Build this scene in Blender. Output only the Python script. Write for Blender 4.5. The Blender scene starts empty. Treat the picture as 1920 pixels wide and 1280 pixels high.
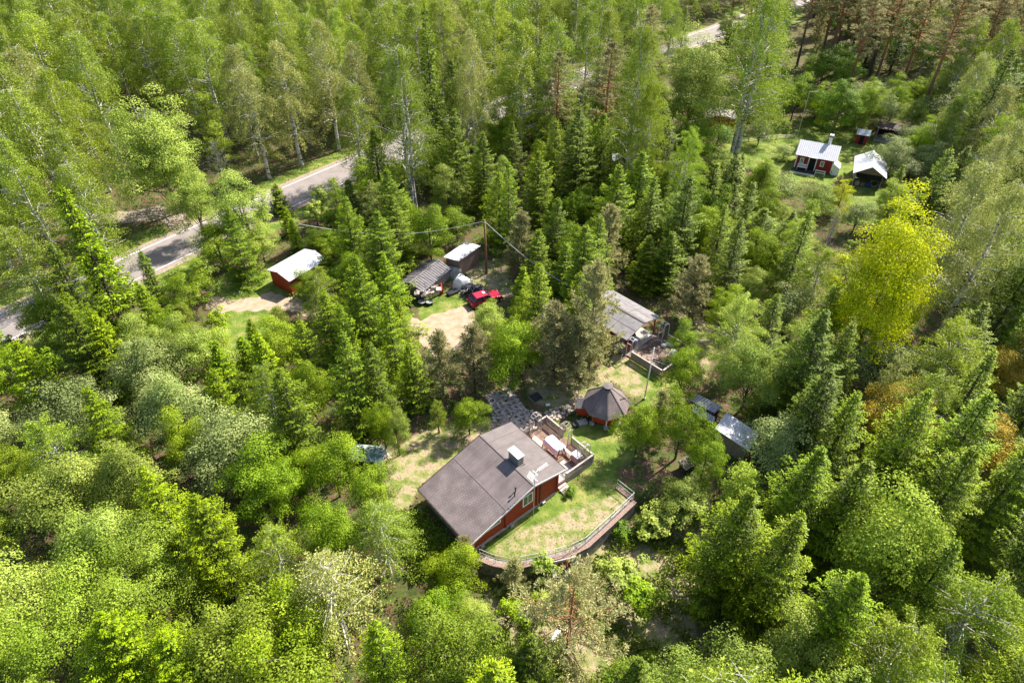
import bpy, math, random
import numpy as np
from mathutils import Vector, Matrix
R = math.radians
sc = bpy.context.scene
# ---------------------------------------------------------------- camera, sky, sun, exposure
CAMH, PITCH, FPX = 50.0, 40.0, 1280.0
cam = bpy.data.cameras.new('camera'); cam.lens = 24; cam.sensor_width = 36; cam.clip_end = 5000
camo = bpy.data.objects.new('camera', cam); sc.collection.objects.link(camo)
camo.location = (0, 0, CAMH); camo.rotation_euler = (R(90-PITCH), 0, 0); sc.camera = camo
SUN_EL = 46.0
SDIR = Vector((0.76, 0.65, 0)).normalized()*math.cos(R(SUN_EL)); SDIR.z = math.sin(R(SUN_EL))
w = bpy.data.worlds.new('World'); sc.world = w; w.use_nodes = True
nt = w.node_tree; sky = nt.nodes.new('ShaderNodeTexSky'); sky.sky_type = 'NISHITA'; sky.sun_disc = False
sky.sun_elevation = R(SUN_EL); sky.sun_rotation = math.atan2(SDIR.x, SDIR.y); sky.air_density = 1.0; sky.dust_density = 1.5
bg = nt.nodes['Background']; bg.inputs['Strength'].default_value = 0.105
nt.links.new(sky.outputs[0], bg.inputs[0])
sl = bpy.data.lights.new('sun', 'SUN'); sl.energy = 5.0; sl.angle = R(0.5); sl.color = (1.0, 0.93, 0.82)
so = bpy.data.objects.new('sun', sl); sc.collection.objects.link(so)
so.rotation_euler = SDIR.to_track_quat('Z', 'Y').to_euler()
sc.view_settings.view_transform = 'Standard'; sc.view_settings.look = 'None'
sc.view_settings.exposure = 1.42; sc.view_settings.gamma = 1
sc.cycles.max_bounces = 7; sc.cycles.diffuse_bounces = 3; sc.cycles.transmission_bounces = 4; sc.cycles.glossy_bounces = 2

# ---------------------------------------------------------------- picture <-> place helpers
cp, sp = math.cos(R(PITCH)), math.sin(R(PITCH))
def W(px, py, z=0.0):
    u = (px-960)/FPX; v = -(py-640)/FPX
    t = (z-CAMH)/(-sp+v*cp)
    return Vector((u*t, (cp+v*sp)*t, z))
def PX(x, y, z):
    z -= CAMH; d = y*cp-z*sp
    if d < 1: return (-9999, -9999)
    return (960+FPX*x/d, 640-FPX*(y*sp+z*cp)/d)
def inpoly(x, y, P):
    c = False; j = len(P)-1
    for i in range(len(P)):
        if (P[i][1] > y) != (P[j][1] > y) and x < (P[j][0]-P[i][0])*(y-P[i][1])/(P[j][1]-P[i][1])+P[i][0]: c = not c
        j = i
    return c
def segdist(X, Y, a, b):
    ax, ay, bx, by = a[0], a[1], b[0], b[1]
    dx, dy = bx-ax, by-ay; L = dx*dx+dy*dy
    t = np.clip(((X-ax)*dx+(Y-ay)*dy)/L, 0, 1)
    return np.hypot(X-ax-t*dx, Y-ay-t*dy)
def polysdf(X, Y, P):                       # negative inside
    d = np.full(X.shape, 1e9); ins = np.zeros(X.shape, bool); n = len(P)
    for i in range(n):
        a, b = P[i-1], P[i]
        d = np.minimum(d, segdist(X, Y, a, b))
        with np.errstate(divide='ignore', invalid='ignore'):
            cond = ((a[1] > Y) != (b[1] > Y)) & (X < (b[0]-a[0])*(Y-a[1])/(b[1]-a[1]+1e-12)+a[0])
        ins ^= cond
    return np.where(ins, -d, d)
# the edge where the ground falls away below the cottage terrace
WALL = [(-2.75, 31.75), (-1.4, 31.15), (0.0, 30.9), (2.4, 31.4), (4.87, 32.15), (6.26, 32.9), (8.6, 35.15), (10.9, 37.45)]
EDGE = [(-60, 33), (-30, 33), (-12, 33.5), (-8.5, 34.5), (-5.5, 33.5)] + WALL + [(13.5, 40), (20, 40.5), (32, 39), (70, 38)]
def smooth(t): t = np.clip(t, 0, 1); return t*t*(3-2*t)
def GZ(X, Y):
    X = np.asarray(X, float); Y = np.asarray(Y, float)
    ex = np.array([e[0] for e in EDGE]); ey = np.array([e[1] for e in EDGE])
    below = np.interp(X, ex, ey) - Y                       # metres south of the edge (in y)
    d = np.full(X.shape, 1e9)
    for a, b in zip(EDGE, EDGE[1:]): d = np.minimum(d, segdist(X, Y, a, b))
    d = np.where(below > 0, d, -d)
    nearw = np.full(X.shape, 1e9)
    for a, b in zip(WALL, WALL[1:]): nearw = np.minimum(nearw, segdist(X, Y, a, b))
    wdt = 0.35 + 4.5*smooth((nearw-0.5)/3.0) * (1-0)
    wdt = np.where((d > 0) & (d > nearw-0.05), 0.35, wdt)
    z = -1.75*smooth((d+0.35)/wdt*0.9) - 0.10*np.clip(d-1, 0, 25)
    z += 0.35*np.sin(X*0.11+1.3)*np.sin(Y*0.09+0.4)*smooth((d-6)/8)
    return z
def gz(x, y): return float(GZ(x, y))

# ---------------------------------------------------------------- materials
def mat(name, col=(.5,.5,.5), rough=.7, spec=.3, metal=0.0, var=0.0, scale=6.0, bump=0.0, col2=None, stretch=(1,1,1), detail=4, thr=None):
    m = bpy.data.materials.new(name); m.use_nodes = True; n = m.node_tree; b = n.nodes['Principled BSDF']
    b.inputs['Roughness'].default_value = rough; b.inputs['Metallic'].default_value = metal
    b.inputs['Specular IOR Level'].default_value = spec
    b.inputs['Base Color'].default_value = (*col, 1)
    if col2 or var or bump:
        tc = n.nodes.new('ShaderNodeTexCoord'); mp = n.nodes.new('ShaderNodeMapping'); mp.inputs['Scale'].default_value = stretch
        n.links.new(tc.outputs['Object'], mp.inputs[0])
        no = n.nodes.new('ShaderNodeTexNoise'); no.inputs['Scale'].default_value = scale; no.inputs['Detail'].default_value = detail
        n.links.new(mp.outputs[0], no.inputs[0])
        rp = n.nodes.new('ShaderNodeValToRGB')
        c2 = col2 or tuple(c*(1-var) for c in col); c1 = col if col2 else tuple(min(1, c*(1+var)) for c in col)
        lo, hi = thr or (.35, .65)
        rp.color_ramp.elements[0].position = lo; rp.color_ramp.elements[1].position = hi
        rp.color_ramp.elements[0].color = (*c2, 1); rp.color_ramp.elements[1].color = (*c1, 1)
        n.links.new(no.outputs['Fac'], rp.inputs[0]); n.links.new(rp.outputs[0], b.inputs['Base Color'])
        if bump:
            bp = n.nodes.new('ShaderNodeBump'); bp.inputs['Strength'].default_value = bump; bp.inputs['Distance'].default_value = .03
            n.links.new(no.outputs['Fac'], bp.inputs['Height']); n.links.new(bp.outputs[0], b.inputs['Normal'])
    return m
def leafmat(name, c_old, c_new, transl=.34, hue=.5, rough=.55):
    """foliage: each leaf has its own 'tone' (0 old growth .. 1 fresh growth; in broadleaf crowns it also paints inner shade), each tree its own slight hue"""
    m = bpy.data.materials.new(name); m.use_nodes = True; n = m.node_tree; b = n.nodes['Principled BSDF']; L = n.links.new
    at = n.nodes.new('ShaderNodeAttribute'); at.attribute_name = 'tone'
    mx = n.nodes.new('ShaderNodeMix'); mx.data_type = 'RGBA'
    mx.inputs[6].default_value = (*c_old, 1); mx.inputs[7].default_value = (*c_new, 1); L(at.outputs['Fac'], mx.inputs[0])
    oi = n.nodes.new('ShaderNodeObjectInfo'); hs = n.nodes.new('ShaderNodeHueSaturation')
    mr = n.nodes.new('ShaderNodeMapRange'); mr.inputs[3].default_value = .5-.028*hue; mr.inputs[4].default_value = .5+.008*hue
    L(oi.outputs['Random'], mr.inputs[0]); L(mr.outputs[0], hs.inputs['Hue'])
    wn = n.nodes.new('ShaderNodeTexWhiteNoise'); wn.noise_dimensions = '1D'; L(oi.outputs['Random'], wn.inputs['W'])
    mv = n.nodes.new('ShaderNodeMapRange'); mv.inputs[3].default_value = .78; mv.inputs[4].default_value = 1.22
    L(wn.outputs['Value'], mv.inputs[0]); L(mv.outputs[0], hs.inputs['Value'])
    hs.inputs['Saturation'].default_value = 1.12
    L(mx.outputs[2], hs.inputs['Color']); L(hs.outputs[0], b.inputs['Base Color'])
    b.inputs['Roughness'].default_value = rough; b.inputs['Specular IOR Level'].default_value = .22
    tr = n.nodes.new('ShaderNodeBsdfTranslucent'); L(hs.outputs[0], tr.inputs[0])
    ms = n.nodes.new('ShaderNodeMixShader'); ms.inputs[0].default_value = transl
    L(b.outputs[0], ms.inputs[1]); L(tr.outputs[0], ms.inputs[2]); L(ms.outputs[0], n.nodes['Material Output'].inputs[0])
    return m
M = {}
M['red'] = mat('red_stain', (.30,.042,.014), .65, var=.22, scale=3, stretch=(1,1,6), bump=.15)
M['darkred'] = mat('dark_red_paint', (.25,.024,.022), .6, var=.2, scale=4, stretch=(1,1,5))
M['white'] = mat('white_paint', (.74,.74,.72), .5, var=.06, scale=8)
M['whitemetal'] = mat('white_metal', (.52,.53,.56), .38, .4, var=.06, scale=4)
M['felt'] = mat('roof_felt', (.140,.120,.116), .85, .2, var=.12, scale=1.3, detail=8, bump=.1)
M['feltpale'] = mat('weathered_felt', (.185,.175,.178), .85, .2, var=.16, scale=1.6, detail=8)
M['brownroof'] = mat('brown_roof', (.20,.165,.16), .6, var=.12, scale=3)
M['concrete'] = mat('concrete', (.34,.32,.30), .85, var=.18, scale=5, detail=8, bump=.2)
M['dirtyconcrete'] = mat('stained_concrete', (.20,.18,.165), .9, var=.35, scale=3, detail=8, bump=.2)
M['brick'] = mat('brick_cap', (.27,.185,.155), .85, col2=(.17,.11,.09), scale=9, detail=3, thr=(.4,.6), bump=.2)
M['greywood'] = mat('weathered_wood', (.25,.215,.19), .8, var=.3, scale=5, stretch=(1,1,1), detail=6)
M['palewood'] = mat('pale_weathered_wood', (.36,.32,.29), .8, var=.25, scale=6, detail=6)
M['deckwood'] = mat('deck_wood', (.20,.13,.10), .8, var=.35, scale=4, detail=8)
M['brownwood'] = mat('brown_wood', (.20,.115,.07), .75, var=.25, scale=4, stretch=(4,4,.6))
M['boards'] = mat('aged_brown_boards', (.21,.145,.115), .85, var=.3, scale=5, stretch=(6,6,.6))
M['darkwood'] = mat('dark_wood', (.05,.035,.03), .8, var=.3, scale=4)
M['orangewood'] = mat('orange_wood', (.33,.13,.055), .7, var=.2, scale=5)
M['polewood'] = mat('pole_wood', (.22,.12,.05), .8, var=.25, scale=4, stretch=(6,6,.4))
M['metalroof'] = mat('white_metal_roof', (.47,.47,.50), .38, .4, var=.06, scale=2)
M['tin'] = mat('corrugated_tin', (.33,.32,.34), .42, .5, metal=.35, var=.2, scale=2.5, detail=6)
M['eternit'] = mat('grey_corrugated_sheet', (.155,.145,.15), .8, var=.2, scale=2, detail=8)
M['chimney'] = mat('chimney_cladding', (.22,.22,.21), .5, .4, metal=.3, var=.15, scale=5)
M['glass'] = mat('window_glass', (.03,.045,.035), .08, .6)
M['dark'] = mat('dark_interior', (.012,.012,.012), .9)
M['asphalt'] = mat('asphalt', (.215,.188,.178), .85, .25, var=.10, scale=.6, detail=12)
M['gravel'] = mat('gravel', (.30,.24,.19), .9, col2=(.20,.16,.12), scale=3, detail=12)
M['lane'] = mat('lane_paint', (.72,.71,.68), .7, var=.12, scale=3)
M['sand'] = mat('sandy_ground', (.36,.27,.20), .95, col2=(.25,.20,.12), scale=1.2, detail=14, thr=(.35,.6))
M['stone'] = mat('paving_stone', (.33,.28,.25), .9, var=.4, scale=3, detail=8)
M['tarpwhite'] = mat('white_tarpaulin', (.66,.67,.70), .4, .5, var=.05, scale=2)
M['tarpgrey'] = mat('grey_tarpaulin', (.27,.28,.26), .55, .4, var=.25, scale=3)
M['tarpgreen'] = mat('green_tarpaulin', (.12,.20,.15), .5, .4, var=.3, scale=3)
M['black'] = mat('black_plastic', (.02,.021,.026), .4, .5)
M['greenplastic'] = mat('green_plastic', (.02,.10,.05), .5)
M['carred'] = mat('red_car_paint', (.34,.012,.035), .25, .6)
M['carglass'] = mat('car_glass', (.02,.025,.03), .05, .7)
M['rubber'] = mat('rubber', (.02,.02,.02), .85)
M['flagred'] = mat('red_fabric', (.5,.03,.015), .7)
M['steel'] = mat('galvanised_steel', (.5,.5,.48), .35, .5, metal=.5, var=.08)
M['cushion'] = mat('dusty_cushion', (.40,.33,.29), .9, var=.25, scale=4)
M['blue'] = mat('blue_plastic', (.03,.06,.25), .5)
def barkmat(name, kind):
    m = bpy.data.materials.new(name); m.use_nodes = True; n = m.node_tree; b = n.nodes['Principled BSDF']; L = n.links.new
    b.inputs['Roughness'].default_value = .85; b.inputs['Specular IOR Level'].default_value = .2
    tc = n.nodes.new('ShaderNodeTexCoord'); mp = n.nodes.new('ShaderNodeMapping'); L(tc.outputs['Object'], mp.inputs[0])
    no = n.nodes.new('ShaderNodeTexNoise'); L(mp.outputs[0], no.inputs[0]); rp = n.nodes.new('ShaderNodeValToRGB'); L(no.outputs['Fac'], rp.inputs[0])
    e = rp.color_ramp.elements
    if kind == 'birch':
        mp.inputs['Scale'].default_value = (.7,.7,3.0); no.inputs['Scale'].default_value = 2.2
        e[0].position = .38; e[0].color = (.05,.04,.035,1); e[1].position = .47; e[1].color = (.52,.49,.44,1); L(rp.outputs[0], b.inputs['Base Color'])
    else:
        mp.inputs['Scale'].default_value = (2,2,.5); no.inputs['Scale'].default_value = 3
        e[0].color = (.055,.042,.034,1); e[1].color = (.15,.115,.09,1)
        if kind == 'pine':
            sx = n.nodes.new('ShaderNodeSeparateXYZ'); L(tc.outputs['Object'], sx.inputs[0])
            mr = n.nodes.new('ShaderNodeMapRange'); mr.inputs[1].default_value = 3; mr.inputs[2].default_value = 10; L(sx.outputs[2], mr.inputs[0])
            mx = n.nodes.new('ShaderNodeMix'); mx.data_type = 'RGBA'; mx.inputs[7].default_value = (.32,.13,.06,1)
            L(mr.outputs[0], mx.inputs[0]); L(rp.outputs[0], mx.inputs[6]); L(mx.outputs[2], b.inputs['Base Color'])
        else: L(rp.outputs[0], b.inputs['Base Color'])
    return m
BK = {'birch': barkmat('birch_bark','birch'), 'pine': barkmat('pine_bark','pine'), 'brown': barkmat('brown_bark','brown'), 'grey': mat('dead_grey_wood', (.30,.26,.26), .9, var=.2, scale=4)}
LM = {
 'birch':   leafmat('birch_leaves', (.100,.155,.024), (.37,.46,.10), .36),
 'birchy':  leafmat('yellow_green_birch_leaves', (.110,.17,.020), (.40,.50,.10), .36),
 'birchg':  leafmat('greyish_birch_leaves', (.135,.165,.045), (.42,.44,.16), .34),
 'spruce':  leafmat('spruce_needles', (.018,.042,.008), (.22,.30,.035), .16, .4),
 'sprucey': leafmat('yellow_tipped_spruce_needles', (.022,.056,.008), (.31,.42,.045), .2, .4),
 'pine':    leafmat('pine_needles', (.19,.195,.075), (.54,.53,.26), .34, .3),
 'pineb':   leafmat('brownish_pine_needles', (.18,.175,.075), (.49,.46,.24), .34, .3),
 'leaf':    leafmat('fresh_green_leaves', (.062,.13,.012), (.40,.52,.075), .36),
 'leafl':   leafmat('light_green_leaves', (.10,.17,.025), (.50,.59,.16), .36),
 'leafd':   leafmat('deep_green_leaves', (.042,.105,.014), (.28,.42,.07), .32),
 'silver':  leafmat('silvery_leaves', (.11,.155,.04), (.46,.51,.22), .3, .1),
 'bloom':   leafmat('leaves_with_white_blossom', (.11,.18,.03), (.56,.62,.26), .32, .3),
 'yellow':  leafmat('yellow_leaves', (.20,.27,.008), (.78,.80,.035), .40, .1),
 'orange':  leafmat('orange_leaves', (.16,.15,.02), (.58,.42,.09), .34, .3),
}

# ---------------------------------------------------------------- object helpers
COL = sc.collection
def empty(name, loc=(0,0,0), rz=0.0, rot=None):
    o = bpy.data.objects.new(name, None); COL.objects.link(o); o.location = loc; o.rotation_euler = rot or (0,0,rz); o.empty_display_size = .5
    return o
def tag(o, label=None, cat=None, group=None, kind=None):
    if label: o['label'] = label
    if cat: o['category'] = cat
    if group: o['group'] = group
    if kind: o['kind'] = kind
    return o
def thing(name, label, cat, loc=(0,0,0), deg=0.0, group=None):
    return tag(empty(name, loc, R(deg)), label, cat, group)
class MB:
    def __init__(s): s.v = []; s.f = []
    def add(s, vs, fs):
        k = len(s.v); s.v += [tuple(v) for v in vs]; s.f += [tuple(i+k for i in f) for f in fs]; return s
    def hexa(s, p):       # 8 points: bottom 4 ccw, top 4 ccw
        return s.add(p, [(3,2,1,0),(4,5,6,7),(0,1,5,4),(1,2,6,5),(2,3,7,6),(3,0,4,7)])
    def box(s, x0, x1, y0, y1, z0, z1):
        return s.hexa([(x0,y0,z0),(x1,y0,z0),(x1,y1,z0),(x0,y1,z0),(x0,y0,z1),(x1,y0,z1),(x1,y1,z1),(x0,y1,z1)])
    def bar(s, a, b, w, h=None, up=(0,0,1)):
        a, b = Vector(a), Vector(b); h = h or w; d = (b-a).normalized(); u = Vector(up)
        if abs(d.dot(u)) > .98: u = Vector((1,0,0))
        sd = d.cross(u).normalized()*w/2; u = sd.cross(d).normalized()*h/2
        return s.hexa([a-sd-u, a+sd-u, b+sd-u, b-sd-u, a-sd+u, a+sd+u, b+sd+u, b-sd+u])
    def tube(s, pts, rad, n=7, cap=True):
        pts = [Vector(p) for p in pts]; k0 = len(s.v); m = len(pts)
        if not hasattr(rad, '__len__'): rad = [rad]*m
        for i, p in enumerate(pts):
            d = (pts[min(i+1,m-1)]-pts[max(i-1,0)]).normalized()
            u = Vector((0,0,1)) if abs(d.z) < .95 else Vector((1,0,0))
            a = d.cross(u).normalized(); b = d.cross(a)
            for k in range(n):
                t = 2*math.pi*k/n; s.v.append(tuple(p+(a*math.cos(t)+b*math.sin(t))*rad[i]))
        for i in range(m-1):
            for k in range(n): s.f.append((k0+i*n+k, k0+i*n+(k+1)%n, k0+(i+1)*n+(k+1)%n, k0+(i+1)*n+k))
        if cap: s.f.append(tuple(k0+k for k in range(n))[::-1]); s.f.append(tuple(k0+(m-1)*n+k for k in range(n)))
        return s
    def prism(s, poly, z0, z1):
        n = len(poly); k = len(s.v); s.v += [(x,y,z0) for x,y in poly]+[(x,y,z1) for x,y in poly]
        s.f.append(tuple(k+i for i in range(n))[::-1]); s.f.append(tuple(k+n+i for i in range(n)))
        for i in range(n): j = (i+1)%n; s.f.append((k+i,k+j,k+n+j,k+n+i))
        return s
    def build(s, name, m, parent=None, smooth=False, bevel=0.0):
        me = bpy.data.meshes.new(name); me.from_pydata(s.v, [], s.f); me.validate(); me.update()
        if smooth: me.polygons.foreach_set('use_smooth', [True]*len(me.polygons))
        if m: me.materials.append(m)
        o = bpy.data.objects.new(name, me); COL.objects.link(o)
        if parent: o.parent = parent
        if bevel:
            b = o.modifiers.new('bevel','BEVEL'); b.width = bevel; b.segments = 2; b.limit_method = 'ANGLE'
        return o
def corrsheet(o0, ax, ay, L, Wd, pitch=.18, amp=.03, th=.02):
    """corrugated sheet: ribs run along ay (length Wd), waves step along ax (length L)"""
    o0, ax, ay = Vector(o0), Vector(ax).normalized(), Vector(ay).normalized(); n = ax.cross(ay).normalized()
    if n.z < 0: n = -n
    k = max(2, int(L/pitch)); b = MB(); seq = []
    for i in range(k):
        for t, h in ((0,0),(.25,1),(.6,1),(.8,0)): seq.append(((i+t)*L/k, h*amp))
    seq.append((L, 0)); m = len(seq)
    for j in (0, 1):
        for x, h in seq: b.v.append(tuple(o0+ax*x+ay*(Wd*j)+n*h))
    for j in (0, 1):
        for x, h in seq: b.v.append(tuple(o0+ax*x+ay*(Wd*j)+n*(h-th)))
    for i in range(m-1):
        b.f.append((i,i+1,m+i+1,m+i)); b.f.append((2*m+i,3*m+i,3*m+i+1,2*m+i+1))
        b.f.append((i,2*m+i,2*m+i+1,i+1)); b.f.append((m+i,m+i+1,3*m+i+1,3*m+i))
    b.f.append((0,m,3*m,2*m)); b.f.append((m-1,3*m-1,4*m-1,2*m-1))
    return b
def fence_run(parent, a, b, h0, h1, mcap, mpick, pitch=.14, pw=.09, name='railing', posts=True):
    a, b = Vector(a), Vector(b); L = (b-a).length; d = (b-a)/L; pk = MB()
    n = int(L/pitch)
    for i in range(n+1):
        p = a+d*(i*L/n); pk.bar(p+Vector((0,0,h0+.03)), p+Vector((0,0,h1-.035)), .02, pw, up=d)
    pk.bar(a+Vector((0,0,h0+.18)), b+Vector((0,0,h0+.18)), .06, .07); pk.bar(a+Vector((0,0,h1-.12)), b+Vector((0,0,h1-.12)), .06, .07)
    r = pk.build(name, mpick, parent)
    c = MB(); c.bar(a+Vector((0,0,h1)), b+Vector((0,0,h1)), .16, .05); c.build('top_rail', mcap, r)
    return r

# ---------------------------------------------------------------- ground
def axis(lo, hi, fine, far):
    a = list(np.arange(lo, hi+1e-6, fine)); s = fine; x = lo
    left = []
    while x > -far: s *= 1.22; x -= s; left.append(x)
    s = fine; x = a[-1]; right = []
    while x < far: s *= 1.22; x += s; right.append(x)
    return np.array(left[::-1]+a+right)
gx = axis(-36, 36, .36, 1500); gy = axis(22, 90, .36, 1500)
XX, YY = np.meshgrid(gx, gy); ZZ = GZ(XX, YY)
def wpoly(pp): return [tuple(W(px, py, 0))[:2] for px, py in pp]
GRASS = [
 [(905,1030),(1000,950),(1046,920),(1100,880),(1140,868),(1160,900),(1185,930),(1090,1010),(1040,1035),(965,1048)],
 [(1045,830),(1075,790),(1180,800),(1205,720),(1165,680),(1190,655),(1260,705),(1300,745),(1230,800),(1180,870),(1110,885)],
 [(385,570),(400,515),(510,495),(545,560),(500,605),(420,600)],
 [(775,560),(880,545),(890,600),(790,610)],
 [(1320,300),(1380,255),(1500,222),(1560,232),(1700,245),(1670,335),(1570,350),(1480,340),(1380,310)],
 [(1580,345),(1670,350),(1700,420),(1590,420)],
 [(1430,230),(1500,215),(1560,240),(1500,290),(1400,300)],
 [(760,960),(840,1010),(840,1060),(770,1050),(740,990)],
 [(1140,300),(1190,310),(1180,370),(1140,360)],
 [(380,640),(430,590),(520,600),(520,640),(420,660)],
]
DRY = [
 [(915,1030),(985,985),(1060,960),(1130,925),(1180,928),(1090,1010),(1040,1035),(965,1046)],
 [(1075,760),(1100,720),(1150,660),(1195,680),(1215,735),(1190,745),(1150,720),(1110,745)],
 [(715,870),(770,815),(870,790),(975,790),(890,840),(785,915),(760,960),(735,940)],
 [(900,1060),(1090,1040),(1200,940),(1340,900),(1330,1100),(1300,1300),(900,1300)],
 [(980,690),(1090,690),(1120,740),(1090,770),(1000,760)],
 [(1270,560),(1340,610),(1330,720),(1280,690)],
 [(700,840),(760,850),(750,920),(700,890)],
 [(1700,225),(1760,210),(1770,260),(1680,330)],
 [(860,500),(950,480),(960,560),(880,560)],
]
RD0, RD1 = Vector((-61.5, 59.5, 0)), Vector((51.5, 179.0, 0))
def roadpt(t, off=0.0):
    c = RD0.lerp(RD1, t); d = (RD1-RD0).normalized(); n = Vector((-d.y, d.x, 0))
    return c + n*(off + 5.0*math.sin(math.pi*min(max(t,0),1))*1.0)
def area(P, soft=2.5): return smooth(.5-polysdf(XX, YY, P)/soft)
grass = np.zeros(XX.shape); dry = np.zeros(XX.shape)
for P in GRASS: grass = np.maximum(grass, area(wpoly(P)))
for P in DRY: dry = np.maximum(dry, area(wpoly(P)))
rdist = np.full(XX.shape, 1e9)
_rp = [roadpt(t) for t in np.linspace(-.6, 1.9, 60)]
for a, b in zip(_rp, _rp[1:]): rdist = np.minimum(rdist, segdist(XX, YY, a, b))
grass = np.maximum(grass, .9*smooth((9.0-rdist)/3.5))
gb = MB(); ny, nx = XX.shape
me = bpy.data.meshes.new('ground')
vs = np.stack([XX.ravel(), YY.ravel(), ZZ.ravel()], 1)
idx = np.arange(ny*nx).reshape(ny, nx)
fs = np.stack([idx[:-1,:-1], idx[:-1,1:], idx[1:,1:], idx[1:,:-1]], -1).reshape(-1, 4)
def fast_mesh(me, vs, fs):
    me.vertices.add(len(vs)); me.vertices.foreach_set('co', np.ascontiguousarray(vs, dtype=np.float32).ravel())
    me.loops.add(fs.size); me.polygons.add(len(fs))
    me.loops.foreach_set('vertex_index', np.ascontiguousarray(fs, dtype=np.int32).ravel())
    me.polygons.foreach_set('loop_start', np.arange(0, fs.size, fs.shape[1], dtype=np.int32))
    me.polygons.foreach_set('loop_total', np.full(len(fs), fs.shape[1], dtype=np.int32))
    me.update(calc_edges=True)
fast_mesh(me, vs, fs)
for nm, arr in (('grass', grass), ('dry', dry)):
    a = me.attributes.new(nm, 'FLOAT', 'POINT'); a.data.foreach_set('value', arr.ravel().astype(np.float32))
def groundmat():
    m = bpy.data.materials.new('ground_cover'); m.use_nodes = True; n = m.node_tree; b = n.nodes['Principled BSDF']; L = n.links.new
    b.inputs['Roughness'].default_value = .95; b.inputs['Specular IOR Level'].default_value = .1
    tc = n.nodes.new('ShaderNodeTexCoord')
    def noise(s, d=6, st=(1,1,1)):
        q = n.nodes.new('ShaderNodeTexNoise'); q.inputs['Scale'].default_value = s; q.inputs['Detail'].default_value = d
        mp = n.nodes.new('ShaderNodeMapping'); mp.inputs['Scale'].default_value = st; L(tc.outputs['Object'], mp.inputs[0]); L(mp.outputs[0], q.inputs[0]); return q.outputs['Fac']
    def ramp(f, *st):
        r = n.nodes.new('ShaderNodeValToRGB'); L(f, r.inputs[0]); e = r.color_ramp.elements
        e[0].position, e[0].color = st[0][0], (*st[0][1], 1); e[1].position, e[1].color = st[-1][0], (*st[-1][1], 1)
        for p, c in st[1:-1]: q = e.new(p); q.color = (*c, 1)
        return r.outputs[0]
    def mix(f, a, c):
        q = n.nodes.new('ShaderNodeMix'); q.data_type = 'RGBA'; L(f, q.inputs[0]); L(a, q.inputs[6]); L(c, q.inputs[7]); return q.outputs[2]
    def mathn(op, a, b_, clamp=False):
        q = n.nodes.new('ShaderNodeMath'); q.operation = op; q.use_clamp = clamp
        for i, x in enumerate((a, b_)):
            if isinstance(x, (int, float)): q.inputs[i].default_value = x
            else: L(x, q.inputs[i])
        return q.outputs[0]
    floor_ = ramp(noise(.9, 12), (.30,(.035,.05,.015)), (.48,(.085,.10,.03)), (.55,(.10,.065,.04)), (.72,(.16,.11,.07)))
    gr = ramp(noise(.7, 14), (.32,(.07,.115,.018)), (.5,(.125,.175,.03)), (.66,(.23,.22,.07)))
    dr = ramp(noise(1.1, 14), (.32,(.10,.14,.03)), (.46,(.20,.20,.075)), (.57,(.30,.245,.15)), (.72,(.24,.17,.12)))
    def fac(nm, s):
        a = n.nodes.new('ShaderNodeAttribute'); a.attribute_name = nm
        x = mathn('ADD', a.outputs['Fac'], mathn('MULTIPLY', mathn('SUBTRACT', noise(s, 10), .5), 1.3))
        q = n.nodes.new('ShaderNodeMapRange'); q.inputs[1].default_value = .38; q.inputs[2].default_value = .66; L(x, q.inputs[0]); 
        z = mathn('GREATER_THAN', a.outputs['Fac'], .01); return mathn('MULTIPLY', q.outputs[0], z, True)
    c = mix(fac('grass', .5), floor_, gr); c = mix(fac('dry', .35), c, dr)
    L(c, b.inputs['Base Color'])
    bp = n.nodes.new('ShaderNodeBump'); bp.inputs['Strength'].default_value = .6; bp.inputs['Distance'].default_value = .12
    L(noise(4, 8), bp.inputs['Height']); L(bp.outputs[0], b.inputs['Normal'])
    return m
me.materials.append(groundmat())
go = bpy.data.objects.new('ground', me); COL.objects.link(go); tag(go, kind='structure')

def ribbon(name, pts_fn, t0, t1, n, off0, off1, z, m, parent=None):
    b = MB()
    for i in range(n+1):
        t = t0+(t1-t0)*i/n; p, q = pts_fn(t, off0), pts_fn(t, off1)
        b.v += [(p.x,p.y,gz(p.x,p.y)*0+z), (q.x,q.y,z)]
    for i in range(n): b.f.append((2*i,2*i+1,2*i+3,2*i+2))
    return b.build(name, m, parent)
sh = ribbon('road_shoulder', roadpt, -.5, 1.8, 90, -4.3, 4.3, .02, M['gravel']); tag(sh, kind='structure')
rd = ribbon('road', roadpt, -.5, 1.8, 90, -3.4, 3.4, .03, M['asphalt']); tag(rd, kind='structure')
for s in (-1, 1): ribbon('edge_line', roadpt, -.5, 1.8, 90, s*3.05-.07, s*3.05+.07, .036, M['lane'], rd)
def patch(name, poly_px, z, m, wob=.5, seed=1, kind='structure'):
    """an irregular sheet of ground cover a few mm above the ground"""
    rnd = random.Random(seed); P = wpoly(poly_px); out = []
    for i in range(len(P)):
        a, b = Vector((*P[i], 0)), Vector((*P[(i+1) % len(P)], 0)); k = max(2, int((b-a).length/.6))
        for j in range(k): p = a.lerp(b, j/k); out.append((p.x+rnd.uniform(-wob,wob)*.6, p.y+rnd.uniform(-wob,wob)*.6))
    mb = MB(); mb.v = [(x,y,z) for x,y in out]; mb.f = [tuple(range(len(out)))]
    import mathutils.geometry as mg
    tr = mg.tessellate_polygon([[Vector((x,y,0)) for x,y in out]]); mb.f = [tuple(t) for t in tr]
    o = mb.build(name, m)
    for p in o.data.polygons:
        if p.normal.z < 0: p.flip()
    tag(o, kind=kind); return o
patch('side_road', [(-60,470),(30,428),(110,410),(180,400),(240,396),(300,385),(345,398),(372,430),(330,440),(300,412),(240,418),(185,420),(110,432),(40,452),(-60,500)], .014, M['gravel'], .3, 3)
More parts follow.
